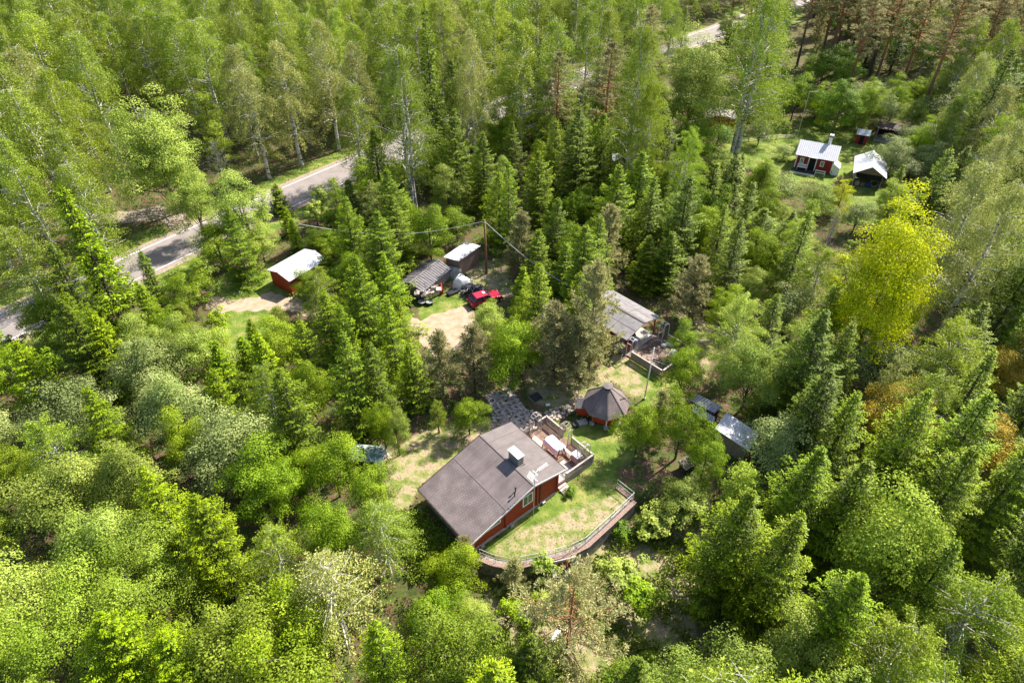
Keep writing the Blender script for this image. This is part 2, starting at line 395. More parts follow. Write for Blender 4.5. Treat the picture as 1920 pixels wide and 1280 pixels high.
patch('driveway', [(395,550),(425,562),(470,560),(505,548),(560,560),(640,590),(800,600),(800,622),(640,612),(540,582),(470,582),(420,585),(380,580)], .012, M['sand'], .5, 4)
patch('sandy_yard', [(785,605),(812,590),(850,578),(880,575),(895,592),(890,625),(870,650),(845,668),(812,668),(792,645)], .016, M['sand'], .5, 5)

# ---------------------------------------------------------------- stone paving between the cottage and the yard
def paving():
    rnd = random.Random(8); b = MB(); done = []
    P = wpoly([(930,745),(965,742),(980,765),(1010,775),(1060,760),(1090,742),(1100,752),(1075,775),(1040,790),(1000,800),(975,800),(945,815),(920,800),(925,775)])
    P2 = wpoly([(918,738),(962,742),(975,800),(925,800)])
    xs = [p[0] for p in P+P2]; ys = [p[1] for p in P+P2]
    for _ in range(9000):
        x, y = rnd.uniform(min(xs),max(xs)), rnd.uniform(min(ys),max(ys))
        if not (inpoly(x,y,P) or inpoly(x,y,P2)): continue
        r = rnd.uniform(.11,.30)
        if any((x-a)**2+(y-c)**2 < (r+q)**2*.72 for a,c,q in done): continue
        done.append((x,y,r)); k = rnd.randint(5,8); t0 = rnd.uniform(0,6)
        b.prism([(x+r*rnd.uniform(.75,1.1)*math.cos(t0+6.283*i/k), y+r*rnd.uniform(.75,1.1)*math.sin(t0+6.283*i/k)) for i in range(k)], -.05, rnd.uniform(.04,.12))
    o = b.build('stone_paving', M['stone']); tag(o, kind='structure')
    # square-holed concrete garden slabs at the far end
    g = MB(); p0 = W(934,738); ax = (W(975,800)-p0); ax.z = 0; ax.normalize(); ay = Vector((-ax.y, ax.x, 0))
    for i in range(11):
        g.bar(p0+ax*(i*.62-.2)+ay*-1.3+Vector((0,0,.05)), p0+ax*(i*.62-.2)+ay*1.6+Vector((0,0,.05)), .27, .08)
    for j in range(5):
        g.bar(p0+ay*(-1.3+j*.62)+ax*-.3+Vector((0,0,.047)), p0+ay*(-1.3+j*.62)+ax*6.2+Vector((0,0,.047)), .27, .08)
    o = g.build('slab_paving', M['stone']); tag(o, kind='structure')
paving()

# ================================================================ BUILDINGS
def shinglemat(name, c1, c2, sx, sy, mortar=.03, dark=.45):
    m = mat(name, c1, .85, .2, var=.2, scale=.8, detail=10); n = m.node_tree; b = n.nodes['Principled BSDF']; L = n.links.new
    tc = n.nodes.new('ShaderNodeTexCoord'); br = n.nodes.new('ShaderNodeTexBrick'); L(tc.outputs['Object'], br.inputs[0])
    br.inputs['Scale'].default_value = 1; br.inputs['Brick Width'].default_value = sx; br.inputs['Row Height'].default_value = sy
    br.inputs['Mortar Size'].default_value = mortar; br.inputs['Mortar Smooth'].default_value = .3; br.offset = .5
    br.inputs['Color1'].default_value = (1,1,1,1); br.inputs['Color2'].default_value = (.86,.86,.86,1); br.inputs['Mortar'].default_value = (dark,dark,dark,1)
    src = b.inputs['Base Color'].links[0].from_socket
    mx = n.nodes.new('ShaderNodeMix'); mx.data_type = 'RGBA'; mx.blend_type = 'MULTIPLY'; mx.inputs[0].default_value = 1
    L(src, mx.inputs[6]); L(br.outputs['Color'], mx.inputs[7]); L(mx.outputs[2], b.inputs['Base Color'])
    return m
M['shingle_low'] = shinglemat('patterned_shingles', (.165,.135,.132), None, .24, .27, .03, .74)
M['shingle_up'] = shinglemat('ribbed_shingles', (.155,.127,.124), None, 40., .20, .02, .74)
M['shingle_kota'] = shinglemat('slate_shingles', (.17,.15,.15), None, .35, .20, .02, .6)
def slab(mb, prof, y0, y1, th):
    """sloping slab: prof = [(x,z),(x,z)...] top line, extruded from y0 to y1"""
    for (xa, za), (xb, zb) in zip(prof, prof[1:]):
        mb.hexa([(xa,y0,za-th),(xb,y0,zb-th),(xb,y1,zb-th),(xa,y1,za-th),(xa,y0,za),(xb,y0,zb),(xb,y1,zb),(xa,y1,za)])
    return mb
def gablewall(mb, pts, y0, y1):
    """closed (x,z) outline extruded along y"""
    n = len(pts); k = len(mb.v); mb.v += [(x,y0,z) for x,z in pts]+[(x,y1,z) for x,z in pts]
    mb.f.append(tuple(k+i for i in range(n))); mb.f.append(tuple(k+n+i for i in range(n))[::-1])
    for i in range(n): j = (i+1) % n; mb.f.append((k+j,k+i,k+n+i,k+n+j))
    return mb
def window(parent, x0, x1, z0, z1, y, out=-1, fw=.1, axis='y', mframe=None, cross=True):
    """window on a wall facing along -y (out=-1) or along x"""
    f = MB(); t = .06
    def bx(mb, a0, a1, c0, c1, d0, d1):
        if axis == 'y': mb.box(a0, a1, min(y+out*d0,y+out*d1), max(y+out*d0,y+out*d1), c0, c1)
        else: mb.box(min(y+out*d0,y+out*d1), max(y+out*d0,y+out*d1), a0, a1, c0, c1)
    bx(f, x0, x1, z1-fw, z1, 0, t); bx(f, x0, x1, z0, z0+fw, 0, t); bx(f, x0, x0+fw, z0+fw, z1-fw, 0, t); bx(f, x1-fw, x1, z0+fw, z1-fw, 0, t)
    if cross: bx(f, (x0+x1)/2-.025, (x0+x1)/2+.025, z0+fw, z1-fw, .01, t-.01)
    o = f.build('window', mframe or M['white'], parent); g = MB(); bx(g, x0+fw, x1-fw, z0+fw, z1-fw, .005, .02); g.build('pane', M['glass'], o)
    return o
# ---------------------------------------------------------------- the main cottage
HX, HY = -3.41, 31.60
hs = thing('red_cottage', 'long low red cottage with a purplish brown shingle roof beside the walled lawn', 'house', (HX, HY, 0), 40)
def roofz(x): return 2.0+(x/6.9)*2.0 if x < 6.9 else 4.0-(x-6.9)/3.65*.75
b = MB(); gablewall(b, [(.5,.32),(10.1,.32),(10.1,roofz(10.1)-.13),(6.9,roofz(6.9)-.13),(.5,roofz(.5)-.13)], .45, 6.9); b.build('wall', M['red'], hs)
b = MB(); b.box(.42, 10.16, .39, 6.96, -1.8, .318); b.build('foundation', M['concrete'], hs)
rf = slab(MB(), [(0,2.0),(3.9,roofz(3.9))], 0, 7.4, .1).build('roof', M['shingle_low'], hs)
slab(MB(), [(3.9,roofz(3.9)),(6.9,4.0)], 0, 7.4, .1).build('shingle_strip', M['shingle_up'], rf)
slab(MB(), [(6.9,4.0),(10.55,roofz(10.55))], 0, 7.4, .1).build('felt_slope', M['felt'], rf)
b = MB(); b.bar((3.9,.0,roofz(3.9)+.012),(3.9,7.4,roofz(3.9)+.012),.05,.025); b.bar((6.9,0,4.012),(6.9,7.4,4.012),.16,.03); b.build('ridge_cap', M['felt'], rf)
for yy in (1.05, 2.1, 5.1, 6.2): MB().bar((6.95,yy,4.0),(10.53,yy,roofz(10.53)+.008),.035,.012).build('felt_seam', M['shingle_up'], rf)
b = MB()
for yy in (-.03, 7.43):
    for a, c in (((0,roofz(0)),(6.9,4.0)),((6.9,4.0),(10.55,roofz(10.55)))):
        b.bar((a[0],yy,a[1]-.06),(c[0],yy,c[1]-.06),.03,.2)
    b.build('bargeboard', M['white'] if yy < 0 else M['darkwood'], rf); b = MB()
MB().bar((-.05,0,1.93),(-.05,7.4,1.93),.09,.12).build('gutter', M['darkwood'], rf); MB().bar((10.6,0,roofz(10.55)-.06),(10.6,7.4,roofz(10.55)-.06),.09,.12).build('gutter', M['darkwood'], rf)
b = MB(); b.tube([(7.95,.36,3.55),(7.95,.30,3.2),(7.95,.36,2.9),(7.95,.36,.35)], .045); b.build('downpipe', M['darkwood'], hs)
for xx in (4.1, 7.65, 10.02):
    b = MB(); b.box(xx-.09, xx+.09, .33, .447, .33, roofz(xx)-.16); b.build('corner_board', M['darkred'], hs)
b = MB()
for k in range(16):
    z = .45+k*.2
    xa = .5 if z < 1.75 else max(.5, (z-2.0+.2)/2*6.9)
    if z < 3.7: b.box(xa, min(10.1, 10.1 if z < 3.0 else 6.9+(4.0-z-.2)/.75*3.65), .436, .449, z, z+.018)
b.build('cladding_joint', M['darkred'], hs)
wn = window(hs, 6.0, 7.15, 1.35, 2.65, .45)
# low window cut to the roof slope
f = MB(); zt = lambda x: roofz(x)-.3
for a, c in (((2.0,1.55),(3.5,1.55)),((3.5,1.55),(3.5,zt(3.5))),((3.5,zt(3.5)),(2.0,zt(2.0))),((2.0,zt(2.0)),(2.0,1.55))): f.bar((a[0],.42,a[1]),(c[0],.42,c[1]),.06,.09)
f = f.build('window', M['white'], hs); g = MB(); gablewall(g, [(2.05,1.6),(3.45,1.6),(3.45,zt(3.45)),(2.05,zt(2.05))], .43, .447); g.build('pane', M['glass'], f)
for xx in (1.3, 4.5, 8.2): b = MB(); b.box(xx, xx+.32, .18, .385, -.1, .28); b.build('foundation_vent', M['concrete'], hs)
for yy in (1.6, 4.3): window(hs, yy, yy+.9, .95, 1.6, .5, -1, .08, 'x')
window(hs, 1.2, 2.4, 1.2, 2.3, 10.1, 1, .08, 'x'); window(hs, 5.2, 6.3, 1.2, 2.3, 10.1, 1, .08, 'x')
b = MB(); b.box(10.1, 10.15, 3.5, 4.4, .35, 2.35); b.build('door', M['darkred'], hs)
# chimney: long side along the ridge
ch = MB(); ch.box(7.15, 7.75, 2.55, 3.75, 3.6, 4.95).build('chimney', M['chimney'], rf) if False else ch.box(7.2, 7.8, 2.45, 3.75, 3.6, 4.95)
cho = ch.build('chimney', M['chimney'], rf)
b = MB(); b.box(7.12, 7.88, 2.37, 3.83, 4.953, 5.03); b.build('chimney_cap', M['whitemetal'], cho, bevel=.01)
b = MB(); b.box(7.1, 7.9, 2.35, 3.85, 3.75, 3.95); b.build('flashing', M['felt'], cho)
for k, (px, py) in enumerate(((5.2,.55),(5.5,.8))):
    z = roofz(px); b = MB(); b.tube([(px,py,z-.1),(px,py,z+.42)], .05); b.tube([(px,py,z+.42),(px,py,z+.5)], .09); b.build('roof_vent', M['dark'], rf, True)
# TV aerial on a mast beside the gable wall
ml = hs.matrix_basis.inverted() @ Vector((1.86, 35.78, 0))
an = thing('television_aerial', 'tall mast with white television aerials rising beside the cottage window', 'aerial', (1.86, 35.78, 0), 40)
b = MB(); b.tube([(0,0,0),(0,0,6.1)], .03); b.build('mast', M['steel'], an)
b = MB(); b.bar((-.3,-.0,5.95),(1.5,.15,6.0),.03)
for k in range(9): x = .45+k*.12; b.bar((x,-.14,5.99),(x,.22,5.99),.018)
b.build('long_aerial', M['white'], an)
b = MB(); b.bar((-.5,0,5.6),(.35,0,5.6),.03)
for x, hh in ((-.5,.55),(-.15,.4)):
    for t in (-1, 1):
        for k in range(5): b.bar((x+.05*k,-.35,5.6+t*(.08+hh*k/5)),(x+.05*k,.35,5.6+t*(.08+hh*k/5)),.022)
b.build('panel_aerial', M['white'], an)
# ---------------------------------------------------------------- deck with railings
dk = thing('wooden_deck', 'grey slatted deck with picket railings along the cottage back wall', 'deck', (HX, HY, 0), 40)
b = MB(); n = 30
rnd = random.Random(4)
for i in range(n+1):
    x = 10.2+i*(14.85-10.2)/n; b.box(x-.068, x+.068, .72, 7.15, .30+rnd.uniform(0,.008), .35)
b.build('floor', M['deckwood'], dk)
b = MB(); b.box(10.3, 12.9, 5.0, 7.0, .352, .40); b.box(10.3, 12.9, .9, 2.6, .352, .40); b.build('floor_slab', M['palewood'], dk)
b = MB(); b.box(10.2,14.9,.70,.78,-.1,.28); b.box(14.82,14.9,.78,7.15,-.1,.28); b.box(10.2,14.82,7.07,7.15,-.1,.28)
for x in (10.4,12.6,14.7):
    for y in (1,4,6.9): b.box(x-.05,x+.05,y-.05,y+.05,-.3,.1)
b.build('joist', M['palewood'], dk)
fence_run(dk, (11.4,.72,0), (14.9,.72,0), .15, 1.32, M['palewood'], M['greywood'])
fence_run(dk, (14.9,.85,0), (14.9,3.55,0), .30, 1.32, M['palewood'], M['greywood'])
fence_run(dk, (14.9,4.75,0), (14.9,7.15,0), .30, 1.32, M['palewood'], M['greywood'])
fence_run(dk, (13.75,7.15,0), (14.8,7.15,0), .30, 1.32, M['palewood'], M['greywood'])
fence_run(dk, (11.75,7.15,0), (12.6,7.15,0), .30, 1.32, M['palewood'], M['greywood'])
fence_run(dk, (11.7,6.1,0), (11.7,7.1,0), .35, 1.32, M['palewood'], M['greywood'])
b = MB(); b.box(13.55,13.85,2.2,3.5,.75,.80); b.box(13.6,13.8,2.3,2.4,.352,.75); b.box(13.6,13.8,3.3,3.4,.352,.75); b.build('bench', M['palewood'], dk)
st = MB()
for k in range(3): st.box(10.35, 11.3, .1-.3*k+.3, .38-.3*k+.3, .26-.1*k, .31-.1*k)
st.build('steps', M['palewood'], dk)
for k, xy in enumerate(((11.45,.72),(14.9,.72),(14.9,7.15),(12.65,7.15))):
    b = MB(); b.box(xy[0]-.06,xy[0]+.06,xy[1]-.06,xy[1]+.06,.3,1.40); b.build('post', M['palewood'], dk)
def arbor(lx, ly, span_x, label, h=2.3, w_=1.15, dep=.5, rungs=6, m=M['palewood'], base=.35, ox=HX, oy=HY, deg=40, group='arched arbours on the deck', slat=True):
    h *= 1.1
    """an arched garden arbour: two arches joined by rungs"""
    c, s = math.cos(R(deg)), math.sin(R(deg))
    t = thing('garden_arbour', label, 'arbour', (ox+lx*c-ly*s, oy+lx*s+ly*c, base), deg+(0 if span_x else 90), group)
    r = w_/2; zs = h-r
    def arc(yy):
        pts = [(-r,yy,0),(-r,yy,zs*.5),(-r,yy,zs)]+[(-r*math.cos(a),yy,zs+r*math.sin(a)) for a in np.linspace(.25,math.pi-.25,9)]+[(r,yy,zs),(r,yy,zs*.5),(r,yy,0)]
        return pts
    for yy in (-dep/2, dep/2):
        b = MB(); b.tube(arc(yy), .035, 5); b.build('arch', m, t)
    b = MB()
    for k in range(rungs):
        a = .2+(math.pi-.4)*k/(rungs-1); p = (-r*math.cos(a), zs+r*math.sin(a)); MB().bar((p[0],-dep/2,p[1]),(p[0],dep/2,p[1]),.035).build('rung', m, t)
    if slat:
        for sx in (-r, r):
            b = MB()
            for yy in np.linspace(-dep/2+.1, dep/2-.1, 3): b.bar((sx,yy,.05),(sx,yy,zs),.02,.03,up=(0,1,0))
            for zz in (.3,zs*.6,zs): b.bar((sx,-dep/2,zz),(sx,dep/2,zz),.03)
            b.build('side_panel', m, t)
    return t
arbor(13.2, 6.9, True, 'grey arched arbour over the steps at the far end of the deck')
arbor(14.6, 4.15, False, 'grey arched arbour with ladder rungs midway along the deck railing')
arbor(14.1, 1.25, True, 'grey arched arbour at the near corner of the deck', m=M['palewood'])
# covered garden swing
c40, s40 = math.cos(R(40)), math.sin(R(40))
def HL(x, y, z=0): return (HX+x*c40-y*s40, HY+x*s40+y*c40, z)
sw = thing('garden_swing', 'garden swing under a white tarpaulin on the deck', 'garden swing', HL(12.75, 3.75, .40), 38)
b = MB(); n = 8; vs = []
for i in range(n+1):
    for j in range(n+1):
        x = -.55+1.1*i/n; y = -.95+1.9*j/n
        z = 1.50+.10*math.cos(x*2.3)+.035*math.sin(7*x+3*y)+.04*math.sin(5*y-2*x)-.10*(abs(x*1.6)**3)-(.03*abs(y))
        vs.append((x,y,z))
k = n+1; fs_ = [(i*k+j,(i+1)*k+j,(i+1)*k+j+1,i*k+j+1) for i in range(n) for j in range(n)]
b.add(vs, fs_)
edge = [i*k for i in range(n+1)]+[n*k+j for j in range(1,n+1)]+[i*k+n for i in range(n-1,-1,-1)]+[j for j in range(n-1,0,-1)]
lo = [(vs[e][0]*1.04, vs[e][1]*1.03, vs[e][2]-.62+.05*math.sin(q*1.7)) for q, e in enumerate(edge)]
k0 = len(b.v); b.v += lo; m_ = len(edge)
for q in range(m_): b.f.append((edge[q], k0+q, k0+(q+1)%m_, edge[(q+1)%m_]))
b.build('tarpaulin', M['tarpwhite'], sw, True)
b = MB()
for y in (-1.02, 1.02):
    for x in (-.7, .7): b.bar((x,y,0),(x*.35,y,1.62),.06,.09)
    b.bar((-.55,y,.5),(.55,y,.5),.05,.07)
b.bar((0,-1.1,1.42),(0,1.1,1.42),.07); b.build('frame', M['orangewood'], sw)
b = MB(); b.box(-.25,.3,-.8,.8,.42,.5); b.build('seat', M['orangewood'], sw)
b = MB(); b.box(-.3,.3,-.4,.4,0,.9); st_ = thing('storage_cabinet', 'small pale grey cabinet standing under the near deck arbour', 'cabinet', HL(13.75,1.75,.355), 40); b.build('body', M['palewood'], st_); b = MB(); b.box(-.34,.34,-.44,.44,.903,.94); b.build('lid', M['whitemetal'], st_)
b = MB(); b.tube([(0,0,0),(0,0,.34)], [.16,.22], 10); o = thing('flower_pot', 'brown flower pot on the far corner of the deck', 'flower pot', HL(12.35,6.6,.405)); b.build('pot', M['brownwood'], o, True); b = MB(); b.tube([(0,0,.30),(0,0,.33)], [.18,.19], 10); b.build('soil', M['dark'], o)

# ---------------------------------------------------------------- terrace retaining wall with brick cap and rail
rw = thing('retaining_wall', 'curved grey retaining wall with a brick cap around the cottage lawn', 'wall', (WALL[0][0], WALL[0][1], 0))
def offs(P, d):
    out = []
    for i, p in enumerate(P):
        a = Vector(P[max(i-1,0)]).to_2d(); c = Vector(P[min(i+1,len(P)-1)]).to_2d(); t = (c-a).normalized(); out.append((p[0]-t.y*d, p[1]+t.x*d))
    return out
RET = WALL+[(9.55, 39.0)]
def strip(P, d0, d1, z0, z1, name, m, par, org=WALL[0]):
    A, B = offs(P, d0), offs(P, d1); b = MB(); r = lambda p: (p[0]-org[0], p[1]-org[1])
    for i in range(len(P)-1):
        a, c, d, e = r(A[i]), r(A[i+1]), r(B[i+1]), r(B[i]); b.hexa([(*a,z0),(*c,z0),(*d,z0),(*e,z0),(*a,z1),(*c,z1),(*d,z1),(*e,z1)])
    b.build(name, m, par)
strip(WALL, -.22, .42, -2.6, .0, 'wall', M['dirtyconcrete'], rw)
strip(WALL, -.27, .13, .003, .10, 'brick_cap', M['brick'], rw)
b = MB(); b.bar((10.9-WALL[0][0]-.1, 37.45-WALL[0][1]+.15, .05), (9.5-WALL[0][0], 39.0-WALL[0][1], .05), .45, .12); b.build('brick_return', M['brick'], rw)
# rail
rl = thing('metal_railing', 'thin white metal railing running along the brick cap of the lawn wall', 'railing', (WALL[0][0], WALL[0][1], .1))
inn = offs(WALL, .15); rp = [Vector((p[0]-WALL[0][0], p[1]-WALL[0][1], 0)) for p in inn]+[Vector((9.5-WALL[0][0], 39.0-WALL[0][1], 0))]
for zz, nm in ((1.0,'handrail'),(.52,'middle_rail')):
    b = MB(); b.tube([p+Vector((0,0,zz)) for p in rp], .028 if zz > .9 else .02, 6); b.build(nm, M['steel'], rl)
acc = 0
for a, c in zip(rp, rp[1:]):
    L_ = (c-a).length; k = max(1, round(L_/1.6))
    for j in range(k):
        p = a.lerp(c, j/k); b = MB(); b.tube([p, p+Vector((0,0,1.0))], .022, 6); b.build('post', M['steel'], rl)
b = MB(); b.tube([rp[-1], rp[-1]+Vector((0,0,1.0))], .022, 6); b.build('post', M['steel'], rl)
# cellar door under the lawn wall
dr = thing('cellar_door', 'dark red cellar door in a concrete frame under the lawn wall', 'door', (4.35, 31.72, -1.75), 14)
b = MB(); b.box(-.95,-.62,-.12,.25,0,1.5); b.box(.62,.95,-.12,.25,0,1.5); b.box(-.95,.95,-.14,.25,1.503,1.8); b.build('frame', M['concrete'], dr)
b = MB(); b.box(-.618,.618,.0,.06,0.0,1.5); b.build('leaf', M['red'], dr)
b = MB(); b.box(.42,.5,-.05,-.002,.7,.85); b.build('handle', M['steel'], dr)
b = MB(); b.box(-1.3,-.95,-1.2,.2,-.3,1.25); b.box(.95,1.2,-1.3,.2,-.3,1.0); b.build('side_wall', M['dirtyconcrete'], dr)

# ---------------------------------------------------------------- octagonal grill hut
gh = thing('grill_hut', 'small octagonal red grill hut with a shingled pointed roof on the lawn', 'hut', (9.35, 48.15, 0), 0)
Rr, Re, Rw = 2.75, 2.95, 2.05; az0 = R(-92)
def ngon(r, n=8, z=0, a0=az0): return [(r*math.cos(a0+2*math.pi*i/n), r*math.sin(a0+2*math.pi*i/n), z) for i in range(n)]
b = MB(); b.prism([p[:2] for p in ngon(Rw-.3)], .25, 1.75); b.build('wall', M['red'], gh)
ro = MB(); top = ngon(.42, z=3.65); mid = ngon(2.15, z=1.98); low = ngon(2.45, z=1.62); k = 8
ro.v += low+mid+top+ngon(2.45, z=1.56)+ngon(.3, z=1.7)
for i in range(8):
    j = (i+1) % 8; ro.f += [(i,j,8+j,8+i),(8+i,8+j,16+j,16+i),(24+j,24+i,i,j)][:2]; ro.f += [(24+i,24+j,j,i),(24+j,24+i,32+i,32+j)]
ro.f.append(tuple(16+i for i in range(8)))
def kotaroofmat():
    m = shinglemat('hut_shingles', (.185,.15,.145), None, .3, .22, .025, .62); n = m.node_tree
    tc = [x for x in n.nodes if x.type == 'TEX_COORD']; br = [x for x in n.nodes if x.type == 'TEX_BRICK'][0]
    # rows follow height, columns follow the bearing round the hut
    t = n.nodes.new('ShaderNodeTexCoord'); s = n.nodes.new('ShaderNodeSeparateXYZ'); L = n.links.new; L(t.outputs['Object'], s.inputs[0])
    at = n.nodes.new('ShaderNodeMath'); at.operation = 'ARCTAN2'; L(s.outputs[1], at.inputs[0]); L(s.outputs[0], at.inputs[1])
    c = n.nodes.new('ShaderNodeCombineXYZ'); L(at.outputs[0], c.inputs[0]); L(s.outputs[2], c.inputs[1]); L(c.outputs[0], br.inputs[0]); br.inputs['Brick Width'].default_value = .17; br.inputs['Mortar Size'].default_value = .012
    br.inputs['Row Height'].default_value = .15
    return m
kr = ro.build('roof', kotaroofmat(), gh)
b = MB()
for i in range(8): b.bar(Vector(mid[i])+Vector((0,0,.02)), Vector(top[i])+Vector((0,0,.02)), .12, .03); b.bar(Vector(low[i])+Vector((0,0,.02)), Vector(mid[i])+Vector((0,0,.02)), .12, .03)
b.build('hip_cap', M['felt'], kr)
b = MB(); b.tube([(0,0,3.6),(0,0,3.95)], .3, 16); b.build('flue', M['dark'], kr, False)
b = MB(); b.tube([(0,0,3.95),(0,0,4.0),(0,0,4.12)], [.5,.5,.06], 20); b.build('flue_cap', M['felt'], kr)
for i in (0, 7, 1, 6, 2, 5):
    p = ngon(Rw-.18)[i]; b = MB(); b.box(p[0]-.05,p[0]+.05,p[1]-.05,p[1]+.05,.26,1.6); b.build('corner_post', M['orangewood'] if i > 1 else M['white'], gh)
for i in (0, 7, 1, 2):
    p = ngon(Rw-.1)[i]; b = MB(); b.box(p[0]-.22,p[0]+.22,p[1]-.22,p[1]+.18,-.05,.25); b.build('footing', M['concrete'], gh)
b = MB(); b.prism([p[:2] for p in ngon(Rw-.35)], -.02, .25); b.build('base', M['darkwood'], gh)
# entrance porch to the left
pr = MB(); gablewall(pr, [(-.55,.2),(.55,.2),(.55,1.55),(0,1.95),(-.55,1.55)], .0, 1.5)
po = pr.build('entrance_porch', M['red'], gh); po.location = (-1.3, .12, 0); po.rotation_euler = (0,0,R(90-4))
b = MB(); slab(b, [(-.78,1.42),(0,2.05),(.78,1.42)], -.1, 1.75, .06); o = b.build('porch_roof', M['shingle_kota'], po)
b = MB(); b.bar((-.78,1.77,1.40),(0,1.77,2.03),.03,.12); b.bar((.78,1.77,1.40),(0,1.77,2.03),.03,.12); b.build('porch_trim', M['orangewood'], po)
b = MB(); b.box(-.35,.35,1.502,1.53,.22,1.5); b.build('door', M['orangewood'], po)
sbk = thing('stone_block', 'grey stone blocks with a dark lid beside the grill hut', 'stone', (7.0, 46.9, 0), 20)
b = MB(); b.box(-.5,.5,-.3,.3,-.1,.3); b.build('block', M['concrete'], sbk, bevel=.05); b = MB(); b.tube([(-.75,-.1,0),(-.75,-.1,.3)],[.35,.3],10); b.build('kettle', M['black'], sbk)

# ---------------------------------------------------------------- flag pole
fp = thing('flagpole', 'white flagpole standing on the lawn near the grill hut', 'flagpole', (13.69, 50.31, 0))
b = MB(); b.tube([(0,0,0),(.04,.0,3.2),(.1,0,6.9)], [.075,.06,.045], 10); b.build('pole', M['white'], fp, True)
b = MB(); b.tube([(.1,0,6.9),(.1,0,6.96),(.1,0,7.03)], [.05,.09,.02], 10); b.build('knob', M['white'], fp, True)
b = MB(); b.tube([(0,0,-.05),(0,0,.2)], .16, 10); b.build('footing', M['concrete'], fp)

# ---------------------------------------------------------------- guest cabin with deck
gc = thing('guest_cabin', 'red guest cabin with a pale grey felt roof among dark spruces', 'cabin', (14.0, 59.4, 0), -47)
# local +x : to the right-near along -47deg is the ridge; the near gable (porch) is at x=0, the cabin runs to -x
def gcl(x, y, z=0): c, s = math.cos(R(-47)), math.sin(R(-47)); return (14.0+x*c-y*s, 59.4+x*s+y*c, z)
GW = 3.0
b = MB()
for sg in (1, -1):
    y1 = sg*GW; ya, yb = (0, y1)
    b.hexa([(-6.4,ya,3.3),(.9,ya,3.3),(.9,yb,2.5),(-6.4,yb,2.5),(-6.4,ya,3.4),(.9,ya,3.4),(.9,yb,2.6),(-6.4,yb,2.6)] if sg < 0 else [(-6.4,yb,2.5),(.9,yb,2.5),(.9,ya,3.3),(-6.4,ya,3.3),(-6.4,yb,2.6),(.9,yb,2.6),(.9,ya,3.4),(-6.4,ya,3.4)])
gr_ = b.build('roof', M['feltpale'], gc)
b = MB(); b.bar((-6.4,0,3.42),(.9,0,3.42),.28,.03)
for sg in (1,-1):
    b.bar((-6.4,sg*1.5,3.01),(.9,sg*1.5,3.01),.05,.02); b.bar((-1.6,sg*.05,3.405),(-1.6,sg*2.98,2.62),.05,.02)
b.build('felt_seam', M['felt'], gr_)
b = MB(); b.v = []; pts = [(-2.5,.15),(2.5,.15),(2.5,2.6),(0,3.27),(-2.5,2.6)]
k = len(pts); b.v += [(-6.0,y,z) for y,z in pts]+[(-1.5,y,z) for y,z in pts]; b.f += [(0,1,2,3,4)[::-1],(5,6,7,8,9)]+[(i,(i+1)%5,5+(i+1)%5,5+i) for i in range(5)]
b.build('wall', M['red'], gc)
b = MB(); b.box(-6.1,.9,-2.55,2.55,-.1,.148); b.build('foundation', M['concrete'], gc)
b = MB(); b.box(-1.497,-1.45,-.5,.45,.2,2.2); b.build('door', M['darkred'], gc); window(gc, .9, 1.8, 1.0, 2.0, -1.5, 1, .08, 'x'); window(gc, -2.0, -1.1, 1.0, 2.0, -1.5, 1, .08, 'x')
for y in (-2.4, 2.4): b = MB(); b.box(.55,.67,y-.06,y+.06,.15,2.65); b.build('porch_post', M['darkred'], gc)
fence_run(gc, (.6,-2.4,0), (.6,-1.0,0), .2, 1.0, M['red'], M['darkred'], .2, .1)
def chair(loc, deg, label):
    t = thing('porch_chair', label, 'chair', loc, deg, 'red chairs under the porch roof')
    MB().box(-.25,.25,-.25,.25,.40,.45).build('seat', M['flagred'], t); MB().hexa([(-.25,.22,.45),(.25,.22,.45),(.25,.26,.45),(-.25,.26,.45),(-.25,.34,.95),(.25,.34,.95),(.25,.38,.95),(-.25,.38,.95)]).build('backrest', M['flagred'], t)
    for x in (-.22,.22):
        for y in (-.22,.22): MB().box(x-.02,x+.02,y-.02,y+.02,0,.398).build('leg', M['white'], t)
chair(gcl(-.5,.3,.15), 10, 'red chair with white legs by the guest cabin door')
chair(gcl(-.3,-1.2,.15), -60, 'red chair under the left side of the cabin porch roof')
tb = thing('porch_table', 'small white topped table beside the red porch chairs', 'table', gcl(.2,-.4,.15), -47); MB().box(-.35,.35,-.5,.5,.68,.72).build('tabletop', M['whitemetal'], tb)
for x in (-.3,.3):
    for y in (-.42,.42): MB().box(x-.02,x+.02,y-.02,y+.02,0,.678).build('leg', M['steel'], tb)
dk2 = thing('cabin_deck', 'square sunken wooden deck with solid board rails before the guest cabin', 'deck', (14.0, 59.4, 0), -47)
b = MB()
for i in range(26): y = -2.5+i*.2; b.box(.9, 5.6, y, y+.17, .10, .16)
b.build('floor', mat('littered_boards', (.30,.22,.17), .9, col2=(.12,.085,.07), scale=2.5, detail=12, thr=(.42,.58)), dk2)
def boardrail(a, c):
    o = fence_run(dk2, a, c, .1, 1.1, M['palewood'], M['greywood'], .13, .12)
boardrail((1.5,-2.6,0),(5.6,-2.6,0)); boardrail((5.7,-2.5,0),(5.7,.0,0)); boardrail((2.4,2.75,0),(5.0,2.75,0)); boardrail((5.7,.0,0),(5.7,2.2,0))
c47 = -47
arbor(1.2, -2.3, False, 'white ladder topped arbour at the left end of the cabin deck', 2.2, 1.1, .55, 4, M['whitemetal'], .16, 14.0, 59.4, -47, 'white arbours at the cabin deck', False)
arbor(1.9, 2.5, False, 'white ladder topped arbour at the right end of the cabin deck', 2.2, 1.1, .55, 4, M['whitemetal'], .16, 14.0, 59.4, -47, 'white arbours at the cabin deck', False)
